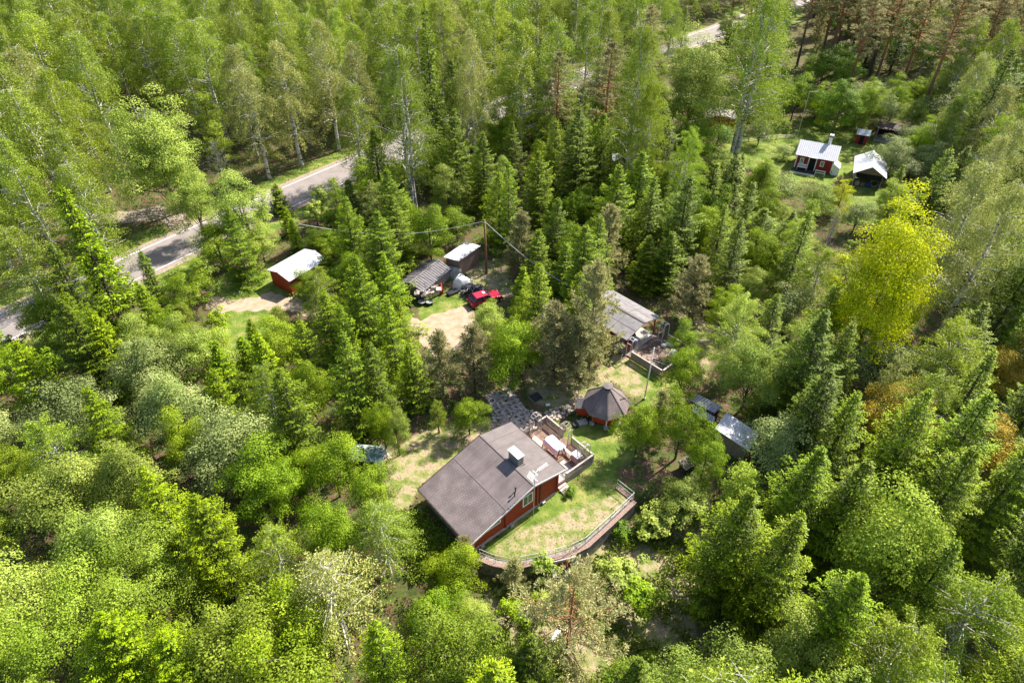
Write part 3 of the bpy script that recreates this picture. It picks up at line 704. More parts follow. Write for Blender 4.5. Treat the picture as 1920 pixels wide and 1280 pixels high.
tb = thing('garden_table', 'pale grey folding table leaning beside stacked boards on the cabin deck', 'table', gcl(4.5,.9,.16), -20); MB().box(-.3,.3,-.55,.55,.62,.66).build('tabletop', M['whitemetal'], tb)
b = MB(); b.bar((-.25,-.45,0),(.2,-.45,.62),.03); b.bar((.25,-.45,0),(-.2,-.45,.62),.03); b.bar((-.25,.45,0),(.2,.45,.62),.03); b.bar((.25,.45,0),(-.2,.45,.62),.03); b.build('leg_frame', M['steel'], tb)
tb = thing('board_stack', 'pile of dark boards lying in the near corner of the cabin deck', 'boards', gcl(4.4,-1.2,.16), -30)
rnd = random.Random(2)
for k in range(6): o = MB().box(-1.0,1.0,-.09,.09,0,.05).build('board', M['darkwood'] if k % 2 else M['greywood'], tb); o.location = (0, (k-2.5)*.24, .01+.055*(k % 2)); o.rotation_euler = (0,0,rnd.uniform(-.12,.12))
tb = thing('white_bags', 'white bags heaped at the foot of the right cabin arbour', 'bags', gcl(2.9,1.9,.16)); 
for k in range(3):
    b = MB(); b.tube([(0,0,0),(0,0,.12),(0,0,.28),(0,0,.34)], [.22,.3,.2,.05], 9); o = b.build('bag', M['tarpwhite'], tb, True); o.location = (k*.45-.3, (k % 2)*.2, 0); o.scale = (1.2,.9,1)
hz = thing('garden_hose', 'dark garden hose looped over the litter on the cabin deck', 'hose', gcl(2.6,-.8,.165))
MB().tube([(.9*math.cos(t)*(.6+.1*t), .7*math.sin(t)*(.5+.12*t), .02+.005*t) for t in np.linspace(0,9,40)], .022, 5).build('hose', M['black'], hz, True)
tp = thing('water_standpipe', 'bent white standpipe in the grass by the cabin corner', 'pipe', (12.0, 56.2, 0), 0)
MB().tube([(0,0,0),(0,0,.9),(.1,0,1.0)], .03, 6).build('pipe', M['white'], tp); MB().tube([(0,0,.03),(.35,-.4,.03)], .025, 6).build('spout', M['white'], tp)
# ---------------------------------------------------------------- things on the ground between the buildings
tb = thing('folded_lounger', 'black folded sun lounger lying on the grass beside the paving', 'sun lounger', tuple(W(1005,745)), 35)
for k in range(3):
    o = MB().box(-.55,.55,-.16,.16,.05,.10).build('slat_panel', M['black'], tb); o.location = (0, (k-1)*.36, .02*k)
b = MB(); b.bar((-.6,-.55,.03),(-.6,.55,.03),.03); b.bar((.6,-.55,.03),(.6,.55,.03),.03); b.build('frame', M['steel'], tb)
tb = thing('garden_spotlight', 'small white box on a stake beside the folded lounger', 'lamp', tuple(W(1027,762)), 10)
MB().box(-.22,.22,-.12,.12,.18,.34).build('housing', M['white'], tb, bevel=.02); MB().tube([(0,0,0),(0,0,.18)], .03, 6).build('stake', M['steel'], tb)
hz = thing('garden_cable', 'thin pale cable running from the lounger to the white box', 'cable', tuple(W(1015,752,.02)))
MB().tube([(-1.0,.7,.02),(-.2,.2,.03),(.3,-.1,.02),(.62,-.5,.03)], .015, 5).build('cable', M['steel'], hz)
# corrugated sheds right of the lawn
def lean_shed(name, label, cat, P, z0, z1, mroof, mwall, pitch=.25, amp=.045, grp=None, drop=.0, extra=None):
    """P: four world xy roof corners: high edge a,b then low edge c,d (a-d and b-c are the sloping sides)"""
    a, bq, c, d = [Vector((p[0],p[1],0)) for p in P]; o = a.copy(); base = gz((a.x+c.x)/2,(a.y+c.y)/2)*0
    t = thing(name, label, cat, (o.x,o.y,0), 0, grp); A = Vector((0,0,z1)); Bv = (bq-a)+Vector((0,0,z1)); D = (d-a)+Vector((0,0,z0))
    s = corrsheet(A, Bv-A, D-A, (Bv-A).length, (D-A).length, pitch, amp); ro = s.build('roof', mroof, t)
    ins = .12; ce = ((a+bq+c+d)/4)-a
    def q(p, z): p = p-a; p = p+(ce-p)*ins; return (p.x,p.y,z)
    w_ = MB(); lo = min(0, gz(a.x,a.y), gz(c.x,c.y))-.2
    w_.hexa([q(d,lo),q(c,lo),q(bq,lo),q(a,lo),q(d,z0+(z1-z0)*ins*.5-.06),q(c,z0+(z1-z0)*ins*.5-.06),q(bq,z1-(z1-z0)*ins-.07),q(a,z1-(z1-z0)*ins-.07)])
    w_.build('wall', mwall, t)
    return t, ro
def xy(px, py, z): v = W(px, py, z); return (v.x, v.y)
t, ro = lean_shed('small_shed', 'small dark shed with a deeply ribbed grey roof above the white shed', 'shed', [xy(1306,738,2.3), xy(1354,762,2.3), xy(1340,779,2.0), xy(1291,750,2.0)], 2.0, 2.3, M['tin'], M['darkwood'], .27, .09, 'corrugated sheds right of the lawn')
t, ro = lean_shed('lower_lean_to', 'narrow ribbed lean to roof just below the small dark shed', 'shed', [xy(1300,757,1.8), xy(1341,782,1.8), xy(1334,793,1.5), xy(1296,770,1.5)], 1.5, 1.8, M['tin'], M['darkwood'], .27, .09, 'corrugated sheds right of the lawn')
t, ro = lean_shed('white_roofed_shed', 'shed with a wide glaring white corrugated roof beside silvery bushes', 'shed', [xy(1340,803,2.2), xy(1363,773,2.2), xy(1422,815,1.9), xy(1403,845,1.9)], 1.9, 2.2, M['metalroof'], M['greywood'], .16, .03, 'corrugated sheds right of the lawn')
# small grey hutch half hidden in bushes
tb = thing('wood_hutch', 'little grey wooden hutch half hidden in bushes below the sheds', 'hutch', tuple(W(1288,878,0)), 30)
MB().box(-.6,.6,-.45,.45,-.3,.8).build('body', M['darkwood'], tb); slab(MB(), [(-.8,.85),(.8,1.15)], -.6, .6, .05).build('roof', M['greywood'], tb)
bd = W(1043,1198,-3); tb = thing('white_board', 'narrow white board lying in the scrub behind the big pine', 'board', (bd.x, bd.y, gz(bd.x,bd.y)+.15), 60)
MB().box(-.7,.7,-.18,.18,0,.05).build('board', M['white'], tb)
bd = W(1065,1062,-1.5); tb = thing('grey_boulder', 'pale grey rock lying before the cellar door', 'rock', (bd.x, bd.y-.6, gz(bd.x,bd.y-.6)), 60)
MB().tube([(0,0,-.2),(0,0,.1),(.05,0,.4),(0,.05,.5)], [.55,.6,.4,.1], 7).build('rock', M['concrete'], tb)
# ---------------------------------------------------------------- yard: sheds, car, odds and ends
def corr_gable(name, label, cat, r0, r1, hw, zr, ze, mroof, mwall, pitch=.2, amp=.035, grp=None, over=.25, wallcol=None):
    """gable shed, ridge from r0 to r1 (world xy), half width hw"""
    r0, r1 = Vector((*r0,0)), Vector((*r1,0)); L = (r1-r0).length; ang = math.degrees(math.atan2(r1.y-r0.y, r1.x-r0.x))
    t = thing(name, label, cat, (r0.x, r0.y, 0), ang, grp)
    w_ = MB(); pts = [(-hw+over,-.3),(hw-over,-.3),(hw-over,ze+(zr-ze)*over/hw-.05),(0,zr-.05),(-hw+over,ze+(zr-ze)*over/hw-.05)]
    w_.v = [(over,y,z) for y,z in pts]+[(L-over,y,z) for y,z in pts]; w_.f = [(4,3,2,1,0),(5,6,7,8,9)]+[(i,(i+1)%5,5+(i+1)%5,5+i) for i in range(5)]
    w_.build('wall', mwall, t)
    sl = math.hypot(hw, zr-ze)
    for sg in (-1, 1): corrsheet((0,0,zr), (1,0,0), (0,sg*hw,ze-zr), L, sl, pitch, amp).build('roof_slope', mroof, t)
    MB().bar((0,0,zr+amp+.01),(L,0,zr+amp+.01),.25,.03).build('ridge_cap', mroof, t)
    return t
corr_gable('corrugated_shed', 'low open shed with dark corrugated gable roof beside the sandy yard', 'shed', xy(768,531,2.1), xy(824,487,2.1), 1.95, 2.1, 1.45, M['eternit'], M['greywood'], .36, .07)
t, ro = lean_shed('brown_board_shed', 'small brown boarded shed with a pale flat roof by the utility pole', 'shed', [xy(901,461,2.7), xy(872,453,2.7), xy(832,482,2.4), xy(860,490,2.4)], 2.4, 2.7, M['tin'], M['boards'], .22, .03)
o = Vector((*xy(901,461,2.7),0)); e = Vector((*xy(860,490,2.4),0)); d = (e-o); n_ = Vector((-d.y,d.x,0)).normalized()
if n_.y > 0: n_ = -n_
b = MB(); L_ = d.length
for f0, f1, off in ((.14,.42,.06-.24),(.46,.86,.06-.24)):
    p, q = d*f0-n_*.0, d*f1; b.hexa([Vector((*(p+n_*(off-.05)).to_2d(),.1)),Vector((*(q+n_*(off-.05)).to_2d(),.1)),Vector((*(q+n_*off).to_2d(),.1)),Vector((*(p+n_*off).to_2d(),.1)),Vector((*(p+n_*(off-.05)).to_2d(),2.1)),Vector((*(q+n_*(off-.05)).to_2d(),2.1)),Vector((*(q+n_*off).to_2d(),2.1)),Vector((*(p+n_*off).to_2d(),2.1))])
b.build('door', M['brownwood'], t)
pl = thing('utility_pole', 'tall brown wooden utility pole standing at the back of the yard', 'pole', tuple(W(912,513))); MB().tube([(0,0,-.2),(0,0,4),(-.05,0,7.9)], [.15,.13,.11], 9).build('pole', M['polewood'], pl, True)
MB().bar((-.05,-.25,7.6),(-.05,.25,7.6),.07).build('bracket', M['steel'], pl)
p0 = Vector(pl.location)+Vector((-.05,0,7.7)); p1 = Vector((9.3, 63.5, 3.2)); pts = [p0.lerp(p1,k/16)+Vector((0,0,-1.0*math.sin(math.pi*k/16))) for k in range(17)]
cb = thing('overhead_cable', 'thin pale cable hanging from the utility pole towards the guest cabin', 'cable', tuple(p0)); MB().tube([p-p0 for p in pts], .03, 5).build('cable', M['steel'], cb)
p2 = W(560,420,9.0); pts = [p0.lerp(p2,k/20)+Vector((0,0,-1.6*math.sin(math.pi*k/20))) for k in range(21)]
cb = thing('overhead_cable', 'thin cable stretching from the utility pole over the trees towards the road', 'cable', tuple(p0)); MB().tube([p-p0 for p in pts], .022, 5).build('cable', M['steel'], cb)
# the car
def make_car(loc, deg):
    t = thing('parked_car', 'red hatchback car parked at the edge of the sandy yard', 'car', loc, deg)
    # section profile along x (length 4.1), z up
    def body(mb, prof_lo, prof_hi, hw, tuck=0.0):
        n = len(prof_hi)
        for i in range(n-1):
            (xa, za), (xb, zb) = prof_hi[i], prof_hi[i+1]; (xc, zc), (xd, zd) = prof_lo[i], prof_lo[i+1]
            mb.hexa([(xc,-hw,zc),(xd,-hw,zd),(xd,hw,zd),(xc,hw,zc),(xa,-hw+tuck,za),(xb,-hw+tuck,zb),(xb,hw-tuck,zb),(xa,hw-tuck,za)])
    b = MB(); xs = [-2.05,-1.95,-1.3,.6,1.2,1.9,2.05]; hi = [.72,.86,.90,.90,.86,.76,.6]
    body(b, [(x,.28) for x in xs], list(zip(xs,hi)), .84, .05); b.build('body', M['carred'], t, bevel=.05)
    b = MB(); b.hexa([(-1.9,-.78,.9),(.75,-.78,.9),(.75,.78,.9),(-1.9,.78,.9),(-1.35,-.60,1.38),(.10,-.60,1.38),(.10,.60,1.38),(-1.35,.60,1.38)]); b.build('windows', M['carglass'], t, bevel=.03)
    b = MB(); b.hexa([(-1.42,-.63,1.375),(.16,-.63,1.375),(.16,.63,1.375),(-1.42,.63,1.375),(-1.3,-.56,1.43),(.04,-.56,1.43),(.04,.56,1.43),(-1.3,.56,1.43)])
    for y in (-1, 1):
        for xa, xb in ((-1.88,-1.36),(-.45,-.45),(.74,.12)): b.bar((xa,y*.785,.9),(xb,y*.615,1.39),.07)
    b.build('roof', M['carred'], t, bevel=.02)
    for x in (-1.28, 1.28):
        for y in (-.80, .80):
            w_ = MB(); w_.tube([(0,-.1,0),(0,.1,0)], .31, 18); o = w_.build('wheel', M['rubber'], t); o.location = (x,y,.31)
            r_ = MB(); r_.tube([(0,-.105,0),(0,.105,0)], .19, 14); r_.build('rim', M['steel'], o)
    for y in (-.6,.6): MB().box(2.0,2.06,y-.16,y+.16,.5,.64).build('headlight', M['whitemetal'], t); MB().box(-2.08,-2.03,y-.14,y+.14,.55,.75).build('tail_light', M['flagred'], t)
    MB().box(-2.12,-2.0,-.82,.82,.3,.5).build('bumper', M['black'], t); MB().box(2.0,2.12,-.82,.82,.25,.45).build('bumper', M['black'], t)
    MB().box(2.121,2.13,-.26,.26,.33,.43).build('number_plate', M['white'], t); MB().box(-.3,.0,-.2,.2,1.432,1.50).build('roof_box', M['white'], t)
c_ = W(909,566,0); make_car((c_.x, c_.y, 0), 29)
# heaps in the yard, from left to right
def heap(name, label, cat, px, py, rx, ry, h, m, seed, deg=0, mname='cover', zz=0):
    rnd = random.Random(seed); c = W(px,py,0); t = thing(name, label, cat, (c.x,c.y,zz), deg); b = MB(); nr, na = 7, 16
    ph = [rnd.uniform(0,6) for _ in range(4)]
    for i in range(nr+1):
        s = i/nr
        for k in range(na):
            a = 6.2832*k/na; r = (math.cos(s*1.45))**.55*(1+.10*math.sin(3*a+ph[0])+.07*math.sin(5*a+ph[1])+.04*math.sin(9*a+ph[2])); r = max(r,.03)
            e_ = 1/max(abs(math.cos(a-.4)),abs(math.sin(a-.4)))**.7; b.v.append((rx*r*math.cos(a)*e_*.86+rnd.uniform(-.04,.04), ry*r*math.sin(a)*e_*.86+rnd.uniform(-.04,.04), h*math.sin(s*1.5708)**.8*(1+.10*math.sin(2*a+ph[3]))+rnd.uniform(-.03,.03)*(s>0)))
    for i in range(nr):
        for k in range(na): b.f.append((i*na+k, i*na+(k+1)%na, (i+1)*na+(k+1)%na, (i+1)*na+k))
    b.f.append(tuple(nr*na+k for k in range(na))); b.build(mname, m, t, True); return t
heap('covered_heap', 'rounded grey green tarpaulin heap between the two yard sheds', 'covered heap', 850, 517, 1.05, .8, 1.3, M['tarpgrey'], 3, 20, 'tarpaulin')
t = heap('tarp_covered_trailer', 'white tarpaulin covered trailer load in the yard beside the black scrap', 'trailer', 864, 537, 1.1, .8, 1.5, M['tarpwhite'], 5, 30, 'tarpaulin')
for y in (-.8,.8): o = MB().tube([(0,-.08,0),(0,.08,0)], .3, 14).build('wheel', M['rubber'], t); o.location = (0,y,.3)
MB().bar((.9,0,.4),(2.0,0,.35),.08).build('drawbar', M['steel'], t)
# black scrap pile made of bent rods and sheets
def scrap(name, label, px, py, r, h, n, m, seed, ln=1.2, cat='scrap heap', part='rod', zbase=0):
    rnd = random.Random(seed); c = W(px,py,0); t = thing(name, label, cat, (c.x,c.y,zbase)); b = MB()
    for _ in range(n):
        a = rnd.uniform(0,6.28); q = r*math.sqrt(rnd.random()); p = Vector((q*math.cos(a), q*math.sin(a), .08+h*(1-q/r*.7)*rnd.random())); d = Vector((rnd.uniform(-1,1),rnd.uniform(-1,1),rnd.uniform(-.35,.45))).normalized()*ln*rnd.uniform(.3,.6)
        m2 = p+Vector((0,0,rnd.uniform(0,.2))); e0, e1 = p-d, p+d; e0.z = max(.03,e0.z); e1.z = max(.03,e1.z); b.tube([e0,m2,e1], rnd.uniform(.02,.05), 4)
        if rnd.random() < .3: b.bar(e0, m2, .5, .02)
    b.build(part, m, t); return t
t = scrap('scrap_heap', 'tangled black heap of scrap and netting between the trailer and the red car', 884, 549, 1.5, .9, 90, M['black'], 4)
rnd = random.Random(9); b = MB()
for _ in range(22):
    a = rnd.uniform(0,6.28); q = rnd.uniform(.3,1.4); p = Vector((q*math.cos(a),q*math.sin(a),.3+.6*(1-q/1.6))); d = Vector((rnd.uniform(-1,1),rnd.uniform(-1,1),rnd.uniform(-.2,.3)))*.5; b.tube([p-d,p+Vector((0,0,.1)),p+d], .025, 4)
b.build('pale_pipe', M['steel'], t)
c = W(877,533,0); t = thing('metal_grate', 'upright dark metal grate leaning on the white tarpaulin load', 'grate', (c.x,c.y,0), -55); b = MB()
for k in range(8): b.bar((-.7+.2*k,0,0),(-.7+.2*k,.1,1.5),.04)
for z in (.3,.8,1.3): b.bar((-.75,z*.07,z),(.75,z*.07,z),.05)
b.build('grate', M['black'], t)
c = W(849,551,0); t = thing('black_crate', 'low black crate on the grass left of the trailer', 'crate', (c.x,c.y,0), 35); b = MB(); b.box(-.7,.7,-.3,.3,0,.35); b.box(-.75,.75,.3,.34,.0,.42); b.build('crate', M['black'], t, bevel=.03)
# stacked garden furniture at the end of the corrugated shed
c = W(803,563,0); stk = thing('stacked_garden_furniture', 'stack of dusty cushioned garden chairs at the end of the corrugated shed', 'chairs', (c.x,c.y,0), 20); rnd = random.Random(12)
for k in range(7):
    o = MB().box(-.28,.28,-.3,.3,.5,.62).build('seat_cushion', M['cushion'], stk, bevel=.04); o.location = (-1.0+.36*k, rnd.uniform(-.25,.45), rnd.uniform(.0,.5)); o.rotation_euler = (rnd.uniform(-.3,.3), rnd.uniform(-.3,.3), rnd.uniform(-.4,.4))
    o = MB().box(-.25,.25,-.05,.05,.0,.8).build('backrest', M['greywood'] if k % 2 else M['cushion'], stk, bevel=.02); o.location = (-1.0+.36*k, rnd.uniform(.2,.6), rnd.uniform(.1,.5)); o.rotation_euler = (rnd.uniform(-.5,.3), rnd.uniform(-.3,.3), rnd.uniform(-.4,.4))
b = MB()
for k in range(26): a = Vector((rnd.uniform(-1.2,1.3), rnd.uniform(-.5,.6), rnd.uniform(0,.3))); b.tube([a, a+Vector((rnd.uniform(-.3,.3),rnd.uniform(-.3,.3),rnd.uniform(.5,1.0)))], .03, 4)
b.build('frame', M['black'], stk); stk.scale = (1.15,1.35,1.6)
for px, lab in ((791,'left of the two black tubs before the stacked garden chairs'),(805,'right of the two black tubs before the stacked garden chairs')):
    c = W(px,570,0); t = thing('black_tub', lab, 'tub', (c.x,c.y,0), 0, 'two black tubs by the stacked chairs'); MB().tube([(0,0,0),(0,0,.42)], [.36,.46], 14).build('tub', M['black'], t, True); MB().tube([(0,0,.425),(0,0,.46)], [.47,.42], 14).build('lid', M['tarpgrey'], t)
c = W(803,541,0); t = scrap('folded_parasol', 'dark green folded parasol and netting lying over the shed roof end', 803, 541, 1.0, .5, 46, M['greenplastic'], 6, 1.5, 'parasol', 'rib', .9)
c = W(828,551,0); t = thing('folded_red_parasol', 'slim bright red folded parasol standing beside the corrugated shed', 'parasol', (c.x,c.y,0)); MB().tube([(0,0,.2),(0,0,.5),(0,.05,1.7)], [.26,.22,.03], 8).build('canopy', M['flagred'], t, True); MB().tube([(0,0,0),(0,0,.2)], .03, 6).build('pole', M['steel'], t)
# ---------------------------------------------------------------- red shed by the driveway
r0 = Vector((*xy(519,510,2.8),0)); r1 = r0+Vector((3.6,4.9,0))
t = corr_gable('red_shed', 'red painted shed with a glaring white roof by the driveway', 'shed', (r0.x,r0.y), (r1.x,r1.y), 2.15, 2.75, 2.25, M['metalroof'], M['red'], .4, .02)
# ---------------------------------------------------------------- green tarpaulin shelter left of the cottage
c = W(690,862,0); t = thing('tarpaulin_shelter', 'collapsed shelter of green and silver tarpaulin over poles left of the cottage', 'shelter', (c.x,c.y,0), -8)
rnd = random.Random(21); b = MB(); nx_, ny_ = 14, 9
for i in range(nx_):
    for j in range(ny_): x = -1.7+3.4*i/(nx_-1); y = -1.0+2.0*j/(ny_-1); b.v.append((x, y, 1.25+.12*math.sin(2.1*x)+.1*math.sin(3.3*y+x)+rnd.uniform(-.10,.10)-.28*abs(y)**2-.1*max(0,x)))
for i in range(nx_-1):
    for j in range(ny_-1): b.f.append((i*ny_+j,(i+1)*ny_+j,(i+1)*ny_+j+1,i*ny_+j+1))
b.build('tarpaulin', mat('green_silver_tarpaulin', (.42,.46,.43), .4, .5, col2=(.10,.19,.14), scale=2.2, detail=8, thr=(.46,.54)), t)
for x in (-1.6, 0, 1.6):
    for y in (-.9,.9): MB().tube([(x,y,-.2),(x,y,1.0)], .035, 5).build('post', M['steel'], t)
b = MB()
for k in range(10): a = Vector((rnd.uniform(.4,2.0),rnd.uniform(-1.2,.6),1.15)); b.tube([a, a+Vector((rnd.uniform(-.8,.8),rnd.uniform(-.8,.8),rnd.uniform(-.2,.2)))], .03, 4)
b.build('loose_pole', M['white'], t)
c = W(722,858,0); t = thing('window_frame_stack', 'old white window frames leaning at the end of the tarpaulin shelter', 'window frames', (c.x,c.y,0), 40)
for k in range(3):
    b = MB(); b.bar((-.45,0,0),(.45,0,0),.06); b.bar((-.45,0,.9),(.45,0,.9),.06); b.bar((-.45,0,0),(-.45,0,.9),.06); b.bar((.45,0,0),(.45,0,.9),.06); b.bar((0,0,0),(0,0,.9),.04); o = b.build('frame', M['white'], t); o.location = (0,.14*k,.12); o.rotation_euler = (R(-38),0,.15*k)

# ================================================================ the neighbours' garden, upper right
c = W(1487,316,0); nc = thing('garden_cottage', 'small red cottage with white metal roof and porch in the neighbouring garden', 'cottage', (46.0,103.6,0), -26)
# local x along the front (to the right), y away from the camera
b = MB(); b.v = []; pts = [(0,.2),(4.4,.2),(4.4,2.6),(2.2,3.9),(0,2.6)]
b.v += [(0,y,z) for y,z in pts]+[(5.6,y,z) for y,z in pts]; b.f += [(4,3,2,1,0),(5,6,7,8,9)]+[(i,(i+1)%5,5+(i+1)%5,5+i) for i in range(5)]
for i in range(len(b.f)): pass
b.build('wall', M['darkred'], nc)
roof = None
for sg in (0, 1):
    o_ = (-.3, 2.2, 4.0); ay = (0,-2.6,-1.5) if sg == 0 else (0,2.6,-1.5)
    o = corrsheet(o_, (1,0,0), ay, 6.3, 3.05, .3, .02).build('roof_slope', M['metalroof'], nc)
cm = MB(); cm.box(3.9,4.4,2.6,3.1,3.4,5.0); co = cm.build('chimney', M['white'], nc); MB().box(3.83,4.47,2.53,3.17,5.003,5.12).build('chimney_cap', M['dark'], co); MB().box(3.85,4.45,2.55,3.15,5.125,5.35).build('chimney_hood', M['whitemetal'], co)
b = MB(); b.box(-.05,.12,-.05,.10,.2,2.55); b.box(5.48,5.65,-.05,.10,.2,2.55); b.build('corner_board', M['white'], nc)
window(nc, .6, 1.2, 1.1, 2.0, 0, -1, .12); window(nc, 3.7, 4.3, 1.1, 2.0, 0, -1, .12)
b = MB(); b.box(2.0,3.0,-.04,-.003,.2,2.2); b.build('door', M['dark'], nc); b = MB(); b.box(1.85,2.0,-.1,0,.2,2.4); b.box(3.0,3.15,-.1,0,.2,2.4); b.box(1.8,3.2,-.5,0,2.403,2.5); b.build('door_frame', M['white'], nc)
b = MB(); b.box(-.3,3.3,-1.7,-.06,.05,.2); b.build('porch_floor', M['darkwood'], nc); b = MB(); b.box(-.3,3.3,-1.76,-1.703,.0,.22); b.build('porch_edge', M['white'], nc)
b = MB(); b.box(3.4,4.8,-1.3,-1.25,.5,.62); b.box(3.4,4.8,-1.3,-1.25,.85,.97)
for x in (3.4,4.8): b.box(x-.05,x+.05,-1.33,-1.22,0,1.0)
b.build('porch_rail', M['white'], nc)
bn = thing('white_bench', 'white bench standing on the porch of the garden cottage', 'bench', (46.0+.9,103.6-.9,.2), -26)
MB().box(-.75,.75,-.25,.2,.42,.48).build('seat', M['white'], bn); b = MB(); b.box(-.75,.75,.2,.25,.55,.68); b.box(-.75,.75,.2,.25,.75,.88); b.build('backrest', M['white'], bn)
for x in (-.7,.7): MB().box(x-.04,x+.04,-.2,.25,0,.418).build('leg', M['white'], bn)
cv = thing('white_awning_panel', 'white sheeted lean to against the right end of the garden cottage', 'lean-to', (51.25,101.05,0), -26); MB().hexa([(-.1,0,0),(.9,0,0),(.9,2,0),(-.1,2,0),(-.1,0,1.9),(.9,0,1.3),(.9,2,1.3),(-.1,2,1.9)]).build('panel', M['white'], cv)
gb_ = W(1640,338,0)
gs = thing('open_gable_shed', 'open fronted boarded shed with white gable roof beside blossoming bushes', 'shed', (54.9,96.6,0), 67)
b = MB(); hw = 2.1
for yy in (-1.9, 1.9): b.box(.2, 6.0, yy-.06, yy+.06, 0, 2.2)
b.box(5.9,6.0,-1.84,1.84,0,2.2); b.build('side_wall', M['greywood'], gs)
b = MB(); b.v = [(.2,-1.95,2.203),(.2,1.95,2.203),(.2,0,3.45),(.3,-1.95,2.203),(.3,1.95,2.203),(.3,0,3.45)]; b.f = [(0,1,2)[::-1],(3,4,5),(0,1,4,3),(1,2,5,4),(2,0,3,5)]; b.build('gable_board', M['boards'], gs)
b = MB(); b.box(.0,.12,-1.8,1.8,1.5,2.15); b.build('awning', M['dark'], gs)
for sg in (-1,1): corrsheet((-.3,0,3.65),(1,0,0),(0,sg*2.4,-1.45),6.6,2.8,.45,.015).build('roof_slope', M['whitemetal'], gs)
for k, (yy, m_, hh) in enumerate(((-1.3,'palewood',.7),(-.5,'boards',.6),(.3,'blue',.55))):
    t = thing(['sack_of_firewood','wooden_crate','blue_drum'][k], ['pale sacks stored at the left inside the open gable shed','brown box stored inside the open gable shed','blue container stored inside the open gable shed'][k], ['sacks','box','container'][k], tuple((gs.matrix_basis @ Vector((0,0,0)))*0+Vector((54.9,96.6,0))+Vector((math.cos(R(67))*.8+math.sin(R(67))*yy*1.0, math.sin(R(67))*.8-math.cos(R(67))*yy*1.0, 0))), 67)
    MB().box(-.35,.35,-.33,.33,0,hh).build('body', M[m_], t, bevel=.08)
t = thing('coiled_hose', 'large white coiled hose standing inside the open gable shed', 'hose', (54.9+.3+1.15*math.sin(R(67)), 96.6+.75-1.15*math.cos(R(67)), 0), 67)
for k in range(4): MB().tube([(.1*k, .55*math.cos(a), .58+.5*math.sin(a)) for a in np.linspace(0,6.2832,22)], .05, 5, False).build('coil', M['tarpgrey'], t, True)
t = corr_gable('brown_roofed_outbuilding', 'dark outbuilding with a ribbed brown roof half behind the great birch', 'outbuilding', xy(1347,200,3.1), xy(1353,216,3.1), 2.9, 3.1, 2.5, M['brownroof'], M['darkred'], .4, .05)
def playhut(px, py, deg, label, s=1.0):
    c = W(px,py,0); t = thing('red_outhouse', label, 'outhouse', (c.x,c.y,0), deg); b = MB(); b.v = [(x,y,z) for x in (-.9*s,.9*s) for y,z in ((-.8*s,0),(.8*s,0),(.8*s,1.8*s),(0,2.3*s),(-.8*s,1.8*s))]; b.f = [(4,3,2,1,0),(5,6,7,8,9)]+[(i,(i+1)%5,5+(i+1)%5,5+i) for i in range(5)]; b.build('wall', M['darkred'], t)
    for sg in (-1,1): slab(MB(), [(-1.1*s,0),(1.1*s,0)], 0, 1.0, .05); b = MB(); b.hexa([(-1.1*s,0,2.38*s),(1.1*s,0,2.38*s),(1.1*s,sg*1.0*s,1.72*s),(-1.1*s,sg*1.0*s,1.72*s),(-1.1*s,0,2.44*s),(1.1*s,0,2.44*s),(1.1*s,sg*1.0*s,1.78*s),(-1.1*s,sg*1.0*s,1.78*s)][::1] if sg > 0 else [(-1.1*s,sg*1.0*s,1.72*s),(1.1*s,sg*1.0*s,1.72*s),(1.1*s,0,2.38*s),(-1.1*s,0,2.38*s),(-1.1*s,sg*1.0*s,1.78*s),(1.1*s,sg*1.0*s,1.78*s),(1.1*s,0,2.44*s),(-1.1*s,0,2.44*s)]); b.build('roof_slope', M['whitemetal'], t)
    MB().box(-.35*s,.35*s,-.84*s,-.803*s,.1,1.6*s).build('door', M['dark'], t)
playhut(1613,268,-26,'small red outhouse behind the dark green garden tree')
playhut(1160,322,5,'small dark red hut with white trim glimpsed between the pines',1.3)
c = W(1660,262,0); t = thing('dark_roofed_pergola', 'dark open sided shelter at the back of the neighbouring garden', 'shelter', (c.x,c.y,0), -25)
for x in (-1.7,1.7):
    for y in (-1.1,1.1): MB().box(x-.07,x+.07,y-.07,y+.07,0,2.2).build('post', M['greywood'], t)
MB().hexa([(-1.9,-1.3,2.2),(1.9,-1.3,2.2),(1.9,1.3,2.5),(-1.9,1.3,2.5),(-1.9,-1.3,2.28),(1.9,-1.3,2.28),(1.9,1.3,2.58),(-1.9,1.3,2.58)]).build('roof', M['darkwood'], t)
MB().box(-1.7,1.7,1.0,1.06,0,2.2).build('back_wall', M['dark'], t); MB().box(-1.9,1.9,-1.5,1.3,0,.1).build('floor', M['palewood'], t); MB().box(-1.3,1.3,.4,.9,.1,.55).build('bench', M['boards'], t)
c = W(1493,262,0); t = thing('garden_mast', 'thin pale mast rising behind the left end of the garden cottage roof', 'mast', (c.x,c.y,0)); MB().tube([(0,0,0),(0,0,8.5)], .05, 6).build('mast', M['steel'], t); MB().bar((0,0,8.4),(1.6,.2,8.4),.05).build('arm', M['steel'], t)
c = W(1485,238,0); t = thing('fire_ring', 'round stone fire ring on the garden lawn', 'fire pit', (c.x,c.y,0)); b = MB()
for k in range(12): a = 6.2832*k/12; o = MB().box(-.2,.2,-.15,.15,0,.22).build('stone', M['brick'], t, bevel=.05); o.location = (.95*math.cos(a),.95*math.sin(a),0); o.rotation_euler = (0,0,a+1.57)
c = W(1429,258,0); t = thing('garden_cart', 'small pale cart with a dark shadowy base at the lawn edge', 'cart', (c.x,c.y,0), 10); MB().hexa([(-.4,-.3,.35),(.4,-.3,.35),(.4,.3,.35),(-.4,.3,.35),(-.6,-.4,.75),(.6,-.4,.75),(.6,.4,.75),(-.6,.4,.75)]).build('tub', M['tarpgrey'], t)
